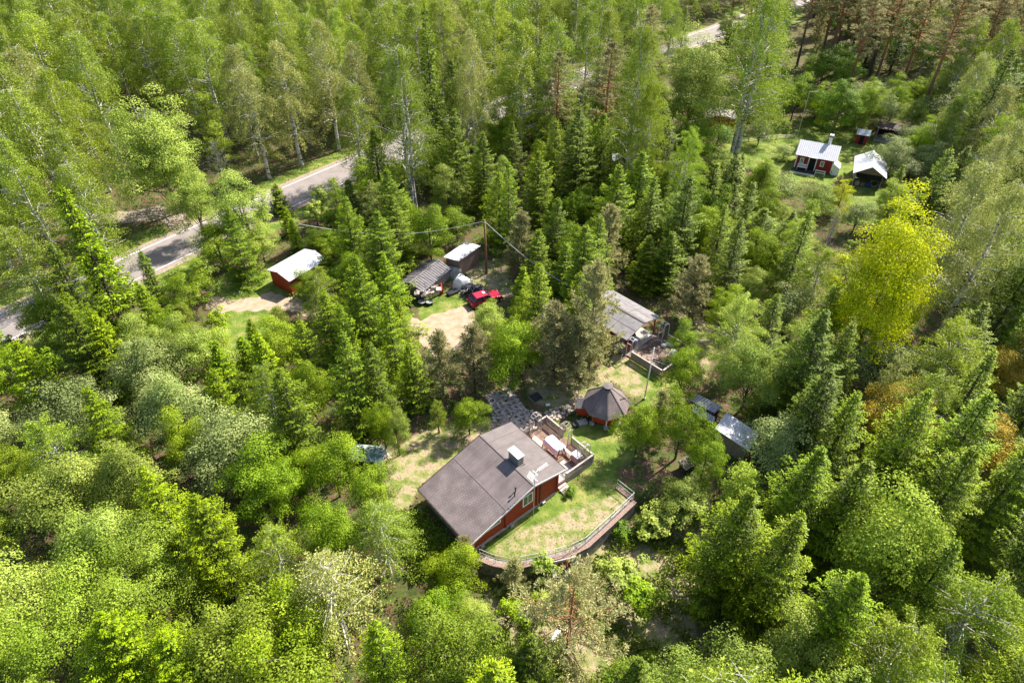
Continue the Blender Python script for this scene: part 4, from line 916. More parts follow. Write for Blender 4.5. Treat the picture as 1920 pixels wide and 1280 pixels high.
for y in (-.35,.35): o = MB().tube([(0,-.04,0),(0,.04,0)], .22, 12).build('wheel', M['rubber'], t); o.location = (.2,y,.22)
fn = thing('low_wooden_fence', 'low pale rail fence across the garden lawn beneath the great birch', 'fence', tuple(W(1368,268))); e_ = W(1490,258)-W(1368,268); b = MB(); b.bar((0,0,.6),(e_.x,e_.y,.6),.08); b.bar((0,0,.3),(e_.x,e_.y,.3),.06); b.build('rail', M['palewood'], fn)
for k in range(8): p = e_*(k/7); MB().box(p.x-.05,p.x+.05,p.y-.05,p.y+.05,0,.7).build('post', M['greywood'], fn)

# ================================================================ TREES
RS = np.random.RandomState(11)
def nrm(v): return v/np.maximum(np.linalg.norm(v, axis=-1, keepdims=True), 1e-9)
def rdir(n): return nrm(RS.normal(size=(n,3)))
class Leaves:
    def __init__(s): s.P=[]; s.D=[]; s.N=[]; s.L=[]; s.Wd=[]; s.T=[]
    def add(s, P, D, N, L, Wd, T):
        n = len(P); s.P.append(P); s.D.append(nrm(D)); s.N.append(nrm(N)); s.L.append(np.broadcast_to(L,(n,)).astype(float)); s.Wd.append(np.broadcast_to(Wd,(n,)).astype(float)); s.T.append(np.broadcast_to(T,(n,)).astype(float))
    def mesh(s, name):
        P, D, N, L, Wd, T = map(np.concatenate, (s.P,s.D,s.N,s.L,s.Wd,s.T))
        S = nrm(np.cross(N, D)); N2 = np.cross(D, S)
        a = P; c = P+D*L[:,None]; m = P+D*(L*.45)[:,None]+N2*(L*.10)[:,None]
        b = m+S*(Wd/2)[:,None]; d = m-S*(Wd/2)[:,None]
        vs = np.stack([a,b,c,d],1).reshape(-1,3); n = len(P); fs = np.arange(4*n).reshape(n,4)
        me = bpy.data.meshes.new(name); fast_mesh(me, vs, fs)
        at = me.attributes.new('tone','FLOAT','FACE'); at.data.foreach_set('value', np.clip(T,0,1).astype(np.float32))
        return me
def trunkmesh(name, limbs, n=6):
    b = MB()
    for pts, rad in limbs: b.tube(pts, rad, n, False)
    me = bpy.data.meshes.new(name); me.from_pydata(b.v, [], b.f); me.update(); me.polygons.foreach_set('use_smooth', [True]*len(me.polygons)); return me
def rleaf(h, w_, lobes=66, per=320, tf=.06, leaf=.135, round_=1.0, lrk=(.065,.155), flat=.72, tonelo=.0):
    """broad leaved crown: many overlapping leafy clumps over a lumpy ellipsoid"""
    lv = Leaves(); limbs = []; c = np.array([0,0,h*(tf+(1-tf)*.52)]); rad = np.array([w_/2,w_/2,h*(1-tf)*.5])
    k = 0; lob = []
    amp = RS.uniform(0,6.28,3)
    while len(lob) < lobes:
        d = rdir(1)[0]
        if d[2] < -.75: continue
        az = math.atan2(d[1],d[0]); q = RS.uniform(.38,.98)*(1+.20*math.sin(2*az+amp[0])+.16*math.sin(3*az+amp[1]+2*d[2]))
        p = c+d*rad*q; p[:2] *= (1.0-.28*max(0,(p[2]-c[2])/rad[2])*(2-round_)); lob.append((p, q))
    for p, q in lob:
        lr = w_*RS.uniform(*lrk)
        m = int(per*(lr/(w_*.12))**1.6); d = rdir(m); d[:,2] = np.abs(d[:,2])*1.0-.35*RS.rand(m); d = nrm(d)
        r = lr*RS.uniform(.55,1.12,m)[:,None]; P = p+d*r*np.array([1.18,1.18,flat])
        out = nrm(p-c)[None]; N = nrm(d*.9+out*.5+np.array([0,0,.55])+RS.normal(size=(m,3))*.40)
        D = np.cross(N, rdir(m)); D[:,2] -= .25
        T = tonelo+.40*RS.rand(m)+.22*np.clip((d*out).sum(1),0,1)*RS.rand(m)+.42*RS.rand()**1.3  # outward leaves toned lighter: fresh growth, plus crown light and shade painted in
        s_ = RS.uniform(.65,1.25,m); lv.add(P, D, N, leaf*s_, leaf*.72*s_, T)
    tr = .030*h**.9/2+.05
    base = [(0,0,-.3),(RS.uniform(-.05,.05)*h*.3,0,h*tf*.9),(0,0,h*.5),(0,0,h*.82)]
    limbs.append((base, [tr*1.25,tr,tr*.6,tr*.2]))
    for i in RS.choice(len(lob), 13, replace=False):
        p = lob[i][0]; z0 = h*RS.uniform(tf*.8, .55); a = np.array([0,0,min(z0,p[2]*.8)]); m_ = (a+p)/2+np.array([0,0,-.04*h])
        limbs.append(([a, m_, p], [tr*.42,tr*.27,tr*.08]))
    return lv, limbs
def rbirch(h, w_, nb=105, per=92, tf=.20, leaf=.195, droop=1.0, stems=1):
    lv = Leaves(); limbs = []; tr = .011*h+.03
    lean = [np.array([RS.uniform(-.05,.05), RS.uniform(-.05,.05), 0])*h*(.6 if stems > 1 else .2) for _ in range(stems)]
    for s_ in range(stems):
        off = np.array([RS.uniform(-.3,.3), RS.uniform(-.3,.3), 0])*(stems > 1); zz = np.linspace(0,1,7)
        tp = [off+lean[s_]*t+np.array([RS.normal()*.006*h*(t>0), RS.normal()*.006*h*(t>0), t*h*.97-.3*(t==0)]) for t in zz]
        limbs.append((tp, [tr*(1.15-1.08*t) for t in zz]))
        for b in range(nb//stems):
            t = tf+(1-tf)*RS.rand()**.85; u = (t-tf)/(1-tf)
            prof = (math.sin(math.pi*min(1,u*.72+.24))**.62)*(1-.22*u)
            L = w_/2*prof*RS.uniform(.65,1.18)+.25; az = RS.rand()*6.283; el = RS.uniform(.35,.95)
            i = min(5,int(t*6)); a = tp[i]+(tp[i+1]-tp[i])*(t*6-i); dr = np.array([math.cos(az),math.sin(az),0])
            m = int(per*(.35+L/(w_*.5))); sv = RS.beta(2.2,1.3,m); P = a+dr*(L*sv)[:,None]; P[:,2] += L*(math.tan(el)*sv*.75-.95*droop*sv**2.2)
            dist = RS.rand(m)**1.6; P[:,2] -= droop*dist*(.25+.075*h*.5); P += RS.normal(size=(m,3))*np.array([.16,.16,.12])*(.6+.02*h)
            D = RS.normal(size=(m,3))*.55; D[:,2] -= .9*droop+.1; N = rdir(m)+np.array([0,0,.35])+dr*.5
            T = .10+.5*RS.rand(m)+.38*RS.rand()+.10*u; q = RS.uniform(.6,1.2,m); lv.add(P, D, N, leaf*q, leaf*.5*q, T)
            if RS.rand() < .5: e = a+dr*L*.75; e[2] += L*.35*math.tan(el); limbs.append(([a, (a+e)/2+np.array([0,0,.08*L]), e], [tr*.28*(1.2-u),tr*.18*(1.2-u),.01]))
    return lv, limbs
def rspruce(h, w_, dens=1.3, tf=.04, leaf=.215, up=.22):
    lv = Leaves(); limbs = [([(0,0,-.3),(0,0,h*.5),(0,0,h*.99)], [.014*h+.04,.009*h+.02,.012])]
    z = h*tf; az0 = 0; ph = RS.uniform(0,6.28,4)
    while z < h*.985:
        u = (z/h-tf)/(1-tf); R_ = w_/2*((1-u)**.68)*(.6+.4*min(1,(1-u)*5))*(1-.25*max(0,.25-u))*(.92+.12*math.sin(11*u+ph[0])); nb = RS.randint(4,8); az0 += RS.uniform(.4,1.2)
        for k in range(nb):
            az = az0+6.283*k/nb+RS.normal()*.22; L = max(.25, R_*RS.uniform(.45,1.22)*(1+.13*math.sin(az*2+ph[1]+3*u))); dr = np.array([math.cos(az),math.sin(az),0]); sd = np.array([-dr[1],dr[0],0])
            m = int((14+L*36)*dens); s = RS.uniform(.12,1.0,m)**.72; sg = RS.choice([-1,1],m); bt = .22*RS.rand()
            zz = L*(-.40*(1-u)*s+up*s**3+.34*u*s)
            spread = L*.27*np.sin(np.pi*np.clip(s*.80+.08,0,1))*RS.rand(m)**.8
            P = dr*(L*s)[:,None]+sd*(sg*spread)[:,None]; P[:,2] += z+zz-(.08+.05*L)*RS.rand(m)-spread*.55; P += RS.normal(size=(m,3))*.04
            D = dr*RS.uniform(.35,1,m)[:,None]+sd*(sg*RS.uniform(.2,1.0,m))[:,None]; D[:,2] += -.5*RS.rand(m)+.12*u
            N = np.array([0,0,1])+RS.normal(size=(m,3))*.5+dr*.3
            q = RS.uniform(.6,1.15,m)*(1-.30*u); tip = (s > .70)&(RS.rand(m) < .75)
            T = np.where(tip, .42+.5*RS.rand(m), .02+.22*RS.rand(m)+.16*(s**2))+bt; lv.add(P, D, N, leaf*q, leaf*.46*q, T)
            if RS.rand() < .3 and u < .6: e = dr*L*.8; limbs.append(([np.array([0,0,z]), e+np.array([0,0,z-.3*L*(1-u)])], [.025,.008]))
        z += (.36+.16*RS.rand())*(.72+.025*h)*(1-.35*u)
    m = 16; P = np.zeros((m,3)); P[:,2] = h*RS.uniform(.94,1.0,m); D = rdir(m)*.5; D[:,2] = 1; lv.add(P, D, rdir(m), .3, .1, .8)
    return lv, limbs
def rpine(h, w_, tf=.45, nb=46, tufts=7, leaf=.30, young=False):
    lv = Leaves(); tr = .012*h+.04; bend = RS.normal(size=2)*.012*h; tp = lambda t: np.array([bend[0]*math.sin(3*t), bend[1]*math.sin(2.5*t), t*h])
    limbs = [([tp(t)-np.array([0,0,.3*(t==0)]) for t in np.linspace(0,1,7)], [tr*(1.15-1.05*t) for t in np.linspace(0,1,7)])]
    for b in range(nb):
        t = tf+(1-tf)*(b+RS.rand())/nb; u = (t-tf)/(1-tf)
        prof = (1-u)**.6*.95+.10 if young else math.sin(math.pi*min(1,.22+.80*u))**.7*(1-.25*u)+.08
        L = w_/2*prof*RS.uniform(.55,1.15); az = b*2.4+RS.normal()*.4; el = (.25 if young else .02)+.6*u+RS.normal()*.12; dr = np.array([math.cos(az)*math.cos(el),math.sin(az)*math.cos(el),math.sin(el)])
        a = tp(t); e = a+dr*L; mid = (a+e)/2-np.array([0,0,.05*L]); limbs.append(([a,mid,e], [tr*.30*(1.25-u),tr*.2*(1.25-u),.012]))
        nt_ = max(3,int(tufts*(.4+L/(w_/2))))
        for k in range(nt_):
            s = RS.uniform(.35,1.03) if not young else RS.uniform(.25,1.03); c = a+dr*L*s+RS.normal(size=3)*np.array([.22,.22,.12])*L*.55*s; m = RS.randint(16,26); d = rdir(m); d[:,2] = d[:,2]*.7+.35; d = nrm(d)
            rr = RS.uniform(.22,.38)*(.8+.015*h); P = c+d*rr*RS.uniform(.05,.75,m)[:,None]*np.array([1.2,1.2,.8]); T = .1+.55*RS.rand(m)+.3*RS.rand()
            lv.add(P, d*.8+dr*.5+RS.normal(size=(m,3))*.3, rdir(m), leaf*RS.uniform(.7,1.1,m), leaf*.30, T)
    if not young:
        for _ in range(9):
            t = RS.uniform(.22,tf); az = RS.rand()*6.28; L = RS.uniform(.4,1.5); a = tp(t); limbs.append(([a, a+np.array([math.cos(az)*L,math.sin(az)*L,-.15])], [.03,.008]))
    return lv, limbs
def rdead(h, w_):
    limbs = [([(0,0,-.2),(.1,0,h*.5),(0,.1,h)], [.13,.08,.02])]
    for _ in range(34):
        t = RS.uniform(.3,.97); az = RS.rand()*6.28; L = w_/2*(1.15-t)*RS.uniform(.7,1.3); a = np.array([.05,.03,t*h]); d = np.array([math.cos(az),math.sin(az),RS.uniform(.5,1.1)]); e = a+d*L; limbs.append(([a,(a+e)/2+RS.normal(size=3)*.08,e],[.035,.025,.010]))
        for _ in range(4):
            q = a+(e-a)*RS.uniform(.4,1); d2 = nrm(d+RS.normal(size=3)*.7); limbs.append(([q,q+d2*L*.35],[.018,.007]))
    return None, limbs
PROTO = {}
def proto(kind, fn, h, w_, bark, n, **kw):
    L = []
    for i in range(n):
        lv, limbs = fn(h, w_, **kw); L.append((lv.mesh(kind+'_crown') if lv else None, trunkmesh(kind+'_trunk', limbs), h, w_))
    for cm_, tm, _, _ in L:
        tm.materials.append(BK[bark])
        if cm_: cm_.materials.append(LM['leaf'])
    PROTO[kind] = L
proto('birch', rbirch, 20, 7, 'birch', 5, nb=120, per=125)
proto('lushbirch', rbirch, 17, 8.5, 'birch', 3, nb=150, per=140, droop=.55, tf=.15)
proto('multibirch', rbirch, 22, 9.5, 'birch', 2, nb=190, per=130, stems=3)
proto('slim', rbirch, 10, 3.4, 'brown', 3, nb=80, per=80, droop=.5, tf=.1, leaf=.165)
proto('spruce', rspruce, 13, 6.0, 'brown', 5)
proto('bigspruce', rspruce, 17, 8.5, 'brown', 4, leaf=.25, dens=1.6)
proto('slimspruce', rspruce, 9, 3.6, 'brown', 3, leaf=.22, dens=1.4)
proto('pine', rpine, 21, 7, 'pine', 4, nb=60, tufts=9)
proto('youngpine', rpine, 8, 5.6, 'brown', 3, tf=.10, nb=70, tufts=8, young=True, leaf=.26)
proto('bigpine', rpine, 13, 10, 'pine', 1, tf=.25, nb=80, tufts=9, leaf=.26)
proto('leaf', rleaf, 8, 6.5, 'brown', 5)
proto('bigleaf', rleaf, 13, 10, 'brown', 3, lobes=62, per=520, leaf=.145, tf=.06, lrk=(.06,.15), flat=.55)
proto('fullleaf', rleaf, 13, 10, 'brown', 2, lobes=165, per=330, leaf=.17, tf=.0, lrk=(.06,.14), flat=.75)
proto('silver', rleaf, 6.5, 6.5, 'brown', 3, lobes=85, per=150, tf=.05, leaf=.15, tonelo=.0)
proto('sapling', rleaf, 4, 2.8, 'brown', 3, lobes=30, per=75, tf=.10, leaf=.19)
proto('bush', rleaf, 1.8, 2.4, 'brown', 3, lobes=26, per=70, tf=.0, leaf=.17)
proto('dead', rdead, 7, 4, 'grey', 1)
NAMES = {'birch':'birch_tree','lushbirch':'birch_tree','multibirch':'birch_tree','slim':'young_birch','spruce':'spruce_tree','bigspruce':'spruce_tree','slimspruce':'spruce_tree','pine':'pine_tree','youngpine':'pine_tree','bigpine':'pine_tree','leaf':'maple_tree','bigleaf':'maple_tree','fullleaf':'maple_tree','silver':'willow_tree','sapling':'sapling','bush':'shrub','dead':'dead_tree'}
ALL = []      # (root, kind, colour, x, y, h, w, px, py, hand label or None)
rt = random.Random(77)
def plant(kind, col, x, y, h, w_, label=None, z=None):
    cm_, tm, h0, w0 = PROTO[kind][rt.randrange(len(PROTO[kind]))]
    z = gz(x, y) if z is None else z
    r = empty(NAMES[kind], (x, y, z), rt.uniform(0, 6.28)); r.scale = (w_/w0, w_/w0, h/h0)
    t = bpy.data.objects.new('trunk', tm); COL.objects.link(t); t.parent = r
    if cm_:
        c = bpy.data.objects.new('crown', cm_); COL.objects.link(c); c.parent = r
        c.material_slots[0].link = 'OBJECT'; c.material_slots[0].material = LM[col]
    px, py = PX(x, y, z+h*.7); ALL.append([r, kind, col, x, y, h, w_, px, py, label]); return r
def top(kind, col, tx, ty, h, w_, label=None):
    """tree whose apex shows at (tx,ty): find the spot on the ground where such a tree stands"""
    z = 0
    if h > 90:          # given as the picture row of its foot
        by = h; yb = CAMH/math.tan(R(PITCH)+math.atan((by-640)/FPX)); h = max(1.0, CAMH-yb*math.tan(R(PITCH)+math.atan((ty-640)/FPX)))
    for _ in range(6): p = W(tx, ty, z+h); z = gz(p.x, p.y)
    return plant(kind, col, p.x, p.y, h, w_, label, z)
T = [
 # far row and the belt between the road and the yard
 ('multibirch','birch',745,78,24,10,'tall twin stemmed birch with white trunks at the near road edge'),
 ('birch','birchg',655,70,330,7,'tall pale brownish crowned birch behind the twin stemmed birch'),
 ('birch','birch',652,150,348,7,'birch leaning over the bright patch of road, crown low and loose'),
 ('birch','birchg',880,45,330,6.5,'thin topped greyish birch between the twin stemmed and the dark trunked birch'),
 ('slimspruce','spruce',795,8,330,5.5,'very tall narrow spruce rising above the birches by the road'),
 ('lushbirch','birch',980,28,297,10,'broad tall birch with one dark straight trunk above the shaded spruces'),
 ('pine','pine',1052,96,305,6.5,'slender pine with bare red trunk beside the dark trunked birch'),
 ('pine','pineb',1152,78,330,8,'brownish pine with long red trunk in front of the road'),
 ('multibirch','birch',1212,32,410,8,'high light green birch right of the two red trunked pines'),
 ('lushbirch','birchy',1228,150,420,7,'tall yellow green birch leaning beside the open forked maple'),
 ('fullleaf','leafl',1315,72,263,12.5,'wide yellow green maple with dark forked limbs above the brown roof'),
 ('multibirch','birch',1445,-25,290,14,'huge drooping birch standing on the neighbouring lawn'),
 ('spruce','sprucey',1288,12,94,5,'small bright spruce at the road behind the wide forked maple'),
 ('birch','birch',1268,-5,125,6.5,'slim birch hiding the road left of the wide forked maple'),
 ('leaf','leafl',1378,14,100,7,'light bushy tree at the road left of the huge drooping birch'),
 ('lushbirch','birchy',1300,238,420,6,'light green birch in front of the wide yellow green maple'),
 ('bigspruce','spruce',850,200,390,8,'dark shaded spruce under the thin topped birch'),
 ('bigspruce','spruce',905,245,400,7.5,'dark shaded spruce left of the dark trunked birch'),
 ('spruce','spruce',960,225,350,6,'dark spruce just behind the dark birch trunk'),
 ('bigspruce','spruce',1120,215,350,6.5,'dark spruce between the two red pine trunks'),
 ('spruce','spruce',1010,330,400,4.5,'low dark spruce behind the pointed bright spruce'),
 ('spruce','sprucey',953,303,480,5.6,'pointed bright spruce standing behind the utility pole'),
 ('slimspruce','sprucey',1037,373,470,4.6,'narrow bright spruce right of the pointed spruce behind the pole'),
 ('slimspruce','sprucey',1073,362,465,4,'slimmest bright spruce in the row behind the guest cabin'),
 ('youngpine','pine',1148,388,530,6,'grey green conical pine above the guest cabin roof'),
 ('leaf','leaf',1080,285,345,4,'small bright maple crown standing between the pine trunks'),
 ('leaf','leaf',1088,352,420,5,'bright maple bush below the small maple between the pines'),
 ('slim','birchg',700,338,460,4.2,'slender pale birch before the twin stemmed birch'),
 ('spruce','sprucey',762,372,440,5.5,'spruce standing right of the slender pale birch'),
 ('spruce','spruce',735,402,455,5.5,'darker spruce directly below the slender pale birch'),
 ('leaf','leafl',795,425,470,5,'light broadleaf tree behind the two yard sheds'),
 ('leaf','leaf',855,395,452,5,'fresh green broadleaf tree above the brown boarded shed'),
 ('leaf','leaf',650,400,500,5,'round green broadleaf tree above the red shed'),
 ('leaf','leaf',600,430,478,5,'green broadleaf tree just above the white roof of the red shed'),
 # along the road, left
 ('birch','birchg',452,120,335,8,'birch with a stout pale trunk standing at the far road verge'),
 ('fullleaf','leafl',262,195,400,12,'large bright maple with a bare grey crown patch above the side road'),
 ('leaf','leafl',345,325,450,6,'bright maple hanging over the side road mouth'),
 ('leaf','leafl',438,330,480,8.2,'broad bright maple beside the road bend above the driveway'),
 ('leaf','leaf',392,415,500,6.6,'maple standing right at the road edge above the driveway lawn'),
 ('leaf','leafl',478,425,500,5,'pale maple left of the red shed'),
 ('dead','leaf',399,262,9,4.5,'bare grey dead tree beside the large bright maple'),
 ('slimspruce','spruce',515,345,400,4,'small dark spruce on the near road edge'),
 ('birch','birch',20,160,20,9,'birch at the left edge beyond the side road'),
 ('birch','birch',130,55,22,9,'tall birch in the upper left corner of the wood'),
 ('birch','birch',120,300,16,8,'birch leaning over the left end of the side road'),
 ('slimspruce','sprucey',112,352,18,7.5,'yellow tipped spruce before the left end of the side road'),
 ('bigspruce','spruce',150,425,560,7,'dark full spruce standing over the road on the left'),
 ('bigspruce','spruce',90,455,14,8,'dark spruce left of the full spruce by the road'),
 ('lushbirch','birch',8,425,15,8,'birch at the left edge beside the road'),
 ('leaf','leaf',62,545,650,6,'green broadleaf tree standing before the lowest visible stretch of road'),
 ('bigspruce','spruce',110,560,13,8.5,'dark tangled spruce beside the lowest stretch of road'),
 ('slimspruce','spruce',262,470,580,3.6,'narrow spruce whose tip stands against the grey road'),
 ('leaf','leaf',333,503,585,6,'round bright maple beside the narrow spruce at the road'),
 ('slimspruce','sprucey',170,585,11,5,'yellow green spruce left of the round bright maple'),
 ('spruce','sprucey',25,640,10,7,'yellow green spruce at the left edge below the road'),
 # left middle
 ('leaf','bloom',245,640,9,7,'broadleaf tree covered with white blossom, upper of the two'),
 ('leaf','bloom',295,705,9,7,'broadleaf tree covered with white blossom, lower of the two'),
 ('leaf','leafl',312,608,8,5,'light maple between the blossom trees and the driveway'),
 ('leaf','leafl',362,615,8,5.5,'light maple just below the driveway entrance'),
 ('slimspruce','sprucey',480,628,10,5,'spruce below the middle of the driveway'),
 ('bigspruce','spruce',520,690,13,7.5,'full dark green spruce in the middle of the left wood'),
 ('spruce','sprucey',560,600,730,6,'spruce between the red shed and the yard'),
 ('spruce','sprucey',605,545,680,6,'bright spruce below the red shed'),
 ('spruce','sprucey',655,498,640,7,'bright tall spruce left of the yard'),
 ('bigspruce','sprucey',718,475,620,6.5,'broad bright spruce at the left edge of the sandy yard'),
 ('spruce','sprucey',745,560,680,5,'bright spruce below the left edge of the sandy yard'),
 ('spruce','spruce',640,620,13,6.5,'dark spruce left of the sandy yard'),
 ('spruce','sprucey',765,642,8.5,5.5,'stout bright spruce below the sandy yard'),
 ('spruce','spruce',690,640,11,6,'dark spruce in the belt below the yard'),
 ('leaf','leaf',574,503,592,4.0,'fresh green maple directly before the red shed'),
 ('silver','silver',425,770,8,7.5,'pale silvery willow in the middle of the left wood'),
 ('silver','silver',395,815,7,6.5,'pale silvery willow just below the larger one'),
 
 ('spruce','sprucey',395,690,9,5.5,'yellow green spruce above the silvery willows'),
 # around the cottage
 ('leaf','leaf',877,752,4.6,3.4,'small round bright tree on the grass behind the cottage'),
 ('leaf','leafl',735,762,852,3,'small pale stemmed tree beside the tarpaulin shelter'),
 ('leaf','leaf',708,752,850,2.8,'small tree left of the pale stemmed one by the shelter'),
 ('slim','birchy',818,750,4.5,1.8,'thin yellow green sapling behind the cottage grass'),
 ('youngpine','pine',822,628,8,5,'young pine standing below the sandy yard'),
 ('youngpine','pineb',885,618,735,5.5,'brownish young pine above the stone paving'),
 ('leaf','leafl',912,572,640,4.6,'yellow green maple right before the red car'),
 ('leaf','leaf',962,602,9,6,'fresh green maple above the stone paving'),
 ('youngpine','pineb',1045,575,10,7,'spreading pine with visible trunk above the grill hut'),
 ('youngpine','pine',1122,502,13,7,'tall loose pine covering the left side of the guest cabin'),
 ('youngpine','pine',1090,600,9,6,'loose pine between the spreading pine and the guest cabin'),
 ('sapling','leaf',1018,540,5,3.5,'small green tree right of the red car'),
 ('leaf','leaf',985,545,5.5,4,'green bushy tree just right of the red car'),
 ('spruce','spruce',1062,452,560,5.6,'dark spruce between the pole and the guest cabin'),
 ('spruce','spruce',1010,430,540,6,'dark broad spruce right of the utility pole'),
 ('spruce','spruce',1218,442,540,6,'dark spruce behind the guest cabin roof'),
 ('spruce','spruce',1262,432,545,6,'dark spruce right of the one behind the cabin roof'),
 ('youngpine','pineb',1315,485,600,6.2,'brownish round young pine right of the guest cabin'),
 ('leaf','leaf',1287,612,4.5,3.6,'small bright tree at the right corner of the cabin deck'),
 ('lushbirch','leafl',1402,550,715,6.2,'pale fresh aspen right of the guest cabin'),
 ('slimspruce','spruce',1382,288,440,7,'dark spruce on the left border of the neighbouring lawn'),
 ('bigspruce','spruce',1436,388,500,7.5,'broad dark spruce below the garden cottage'),
 ('bigspruce','spruce',1490,395,500,7,'broad dark spruce right of the one below the garden cottage'),
 ('fullleaf','yellow',1716,398,675,10.4,'brilliant yellow maple, the brightest tree on the right'),
 ('bigspruce','spruce',1552,578,14,8.5,'dark spruce below and left of the brilliant yellow maple'),
 ('spruce','sprucey',1602,600,12,6,'spruce right beside the dark one under the yellow maple'),
 ('bigspruce','spruce',1560,690,12,7.5,'dark spruce above the silvery willow by the sheds'),
 ('spruce','sprucey',1610,735,10,6,'bright tipped spruce left of the orange tree'),
 ('silver','silver',1660,640,7,7.5,'silvery bush under the yellow maple'),
 ('silver','silver',1720,655,7,6,'silvery bush right of the one under the yellow maple'),
 ('silver','silver',1475,785,880,6,'silvery willow beside the white roofed shed'),
 ('bigleaf','orange',1712,738,8,8,'orange leaved tree in the middle of the right wood'),
 ('leaf','orange',1880,790,8,7,'orange leaved tree near the right edge'),
 ('leaf','orange',1905,645,8,5.5,'orange leaved tree at the right edge above the lower orange one'),
 ('lushbirch','birchy',1815,600,12,8,'olive green birch left of the right hand orange trees'),
 ('lushbirch','birch',1770,700,11,7,'olive birch right of the middle orange tree'),
 ('birch','birchg',1862,300,594,9,'tall birch with long white leaning trunk right of the yellow maple'),
 ('birch','birchg',1915,330,640,8,'tall birch with white trunk at the right edge'),
 ('slim','dead',1568,400,9,3,'') ,
 # neighbour garden and pines
 ('leaf','leafd',1592,150,262,7.5,'deep green round maple behind the garden cottage'),
 ('leaf','birchy',1645,148,255,6,'yellowish round tree right of the deep green maple'),
 ('leaf','leafd',1600,84,180,7.5,'deep green maple behind the one at the garden cottage'),
 ('bigspruce','spruce',1905,85,21,9,'tall dark spruce at the right edge above the birches'),
 ('silver','silver',1690,262,330,7,'silvery blossoming bush right of the open gable shed'),
 ('silver','silver',1735,235,6,7.5,'silvery bush behind the blossoming one by the gable shed'),
 ('silver','silver',1825,170,8,10,'big silvery bush below the upper right pine stand'),
 ('silver','silver',1715,300,350,6,'silvery bush below the blossoming one by the gable shed'),
 ('silver','bloom',1470,330,5,6,'pale bush below the left end of the garden cottage'),
 ('silver','leafl',1540,345,5,6,'pale green bush below the garden cottage porch'),
 ('slim','yellow',1590,335,400,3.5,'thin yellow tree left below the open gable shed'),
 ('silver','bloom',1475,272,2.4,3.6,'low pale bush on the lawn left of the garden cottage'),
 ('silver','leafd',1352,235,4,6,'dark green bush beneath the brown roofed outbuilding'),
 ('silver','silver',1432,225,4.5,5,'grey green bush behind the huge drooping birch trunk'),
 # right of the hut and slope
 ('leaf','leaf',1207,758,850,4.2,'fresh green maple covering the lawn right of the grill hut'),
 ('youngpine','pine',1246,735,6,3.8,'small grey green pine below the flagpole'),
 ('leaf','leaf',1290,752,860,4.6,'bright maple covering the left end of the corrugated sheds'),
 ('leaf','leafl',1290,905,4,4.5,'pale green bush below the corrugated sheds'),
 ('sapling','leafl',1310,945,3,3.6,'pale bush on the slope right of the lawn wall'),
 ('leaf','leaf',1335,820,900,4,'green maple below the white roofed shed'),
 ('bush','leafd',1165,985,1.6,2.4,'low dark shrub on the slope below the lawn wall'),
 ('sapling','leafl',1238,965,2.8,4,'rounded green bush on the slope right of the low dark shrub'),
 ('bush','leafl',1215,975,1.8,2.2,'small yellow green shrub between two bushes on the slope'),
 ('bush','leafd',1070,915,.8,1.3,'tiny dark shrub on the cottage lawn'),
 ('sapling','leaf',1205,1095,3.6,3.4,'bright green bush low on the slope right of the big pine'),
 ('sapling','leafl',1170,1055,3.4,3.8,'light bush on the slope above the big pine'),
 # front centre
 ('leaf','leaf',848,1032,1115,4.2,'bright maple touching the low corner of the cottage'),
 ('youngpine','pineb',873,1010,4.5,3.2,'brownish little pine at the low corner of the cottage roof'),
 ('sapling','leafl',1022,1042,3.4,2.4,'thin yellow green sapling before the lawn wall'),
 ('youngpine','pine',965,1052,4.2,3.2,'small dark pine before the lawn wall'),
 ('bigpine','pine',1082,1072,13,8.6,'big loose grey green pine at the bottom centre'),
 ('leaf','leaf',805,1118,7,4.6,'bright maple below the cottage corner'),
 ('leaf','leafl',880,1135,4,3.6,'light maple left of the big loose pine'),
 ('lushbirch','birch',705,945,1080,6,'soft green birch left of the cottage shadow'),
 ('leaf','leaf',690,880,975,4.6,'bright maple left of the cottage, below the shelter'),
 ('leaf','leaf',610,822,930,5.2,'light green maple left of the tarpaulin shelter'),
 ('leaf','leaf',465,850,960,6.5,'large bright maple in the lower left wood'),
 ('leaf','leaf',520,860,960,4.8,'bright maple right beside the large one in the lower left'),
 ('leaf','leaf',605,950,1060,5,'bright maple left of the soft green birch'),
 ('birch','birchg',600,1048,12,8,'greyish birch with pale stems in the lower middle'),
 ('spruce','sprucey',700,1165,12,6,'spruce at the bottom left of the big loose pine'),
 ('lushbirch','birchy',505,990,9,5.5,'small leaning birch beside the bare brown ground'),
 ('bigleaf','birchy',205,1035,1200,9,'very large yellow green tree in the lower left'),
 ('bigspruce','sprucey',180,1150,1330,8.5,'large yellow green spruce below the very large tree'),
 ('bigleaf','birchy',45,1130,14,9,'large yellow green tree in the bottom left corner'),
 ('bigspruce','sprucey',300,1185,12,7.5,'yellow green spruce right of the large ones at the bottom left'),
 ('leaf','birchy',400,1150,12,8,'yellow green tree at the bottom edge below the brown ground'),
 ('leaf','leaf',520,1135,11,8,'green tree at the bottom edge left of the greyish birch'),
 ('leaf','leafl',70,875,9,8,'green round tree near the left edge'),
 ('leaf','leafl',150,960,10,7.5,'pale green spreading tree in the lower left'),
 # lower right
 ('bigspruce','sprucey',1412,915,14,8.4,'big dark spruce, leftmost of the lower right spruce stand'),
 ('bigspruce','sprucey',1505,960,15,8.5,'big dark spruce right of the leftmost one in the lower right stand'),
 ('bigspruce','sprucey',1545,835,13,8,'big spruce directly below the silvery willow by the sheds'),
 ('bigspruce','spruce',1632,860,13,8,'dark spruce below the orange tree'),
 ('leaf','birchy',1722,935,14,9,'soft rounded yellow green tree in the lower right'),
 ('bigspruce','sprucey',1620,1075,14,8,'dark spruce below the soft rounded tree'),
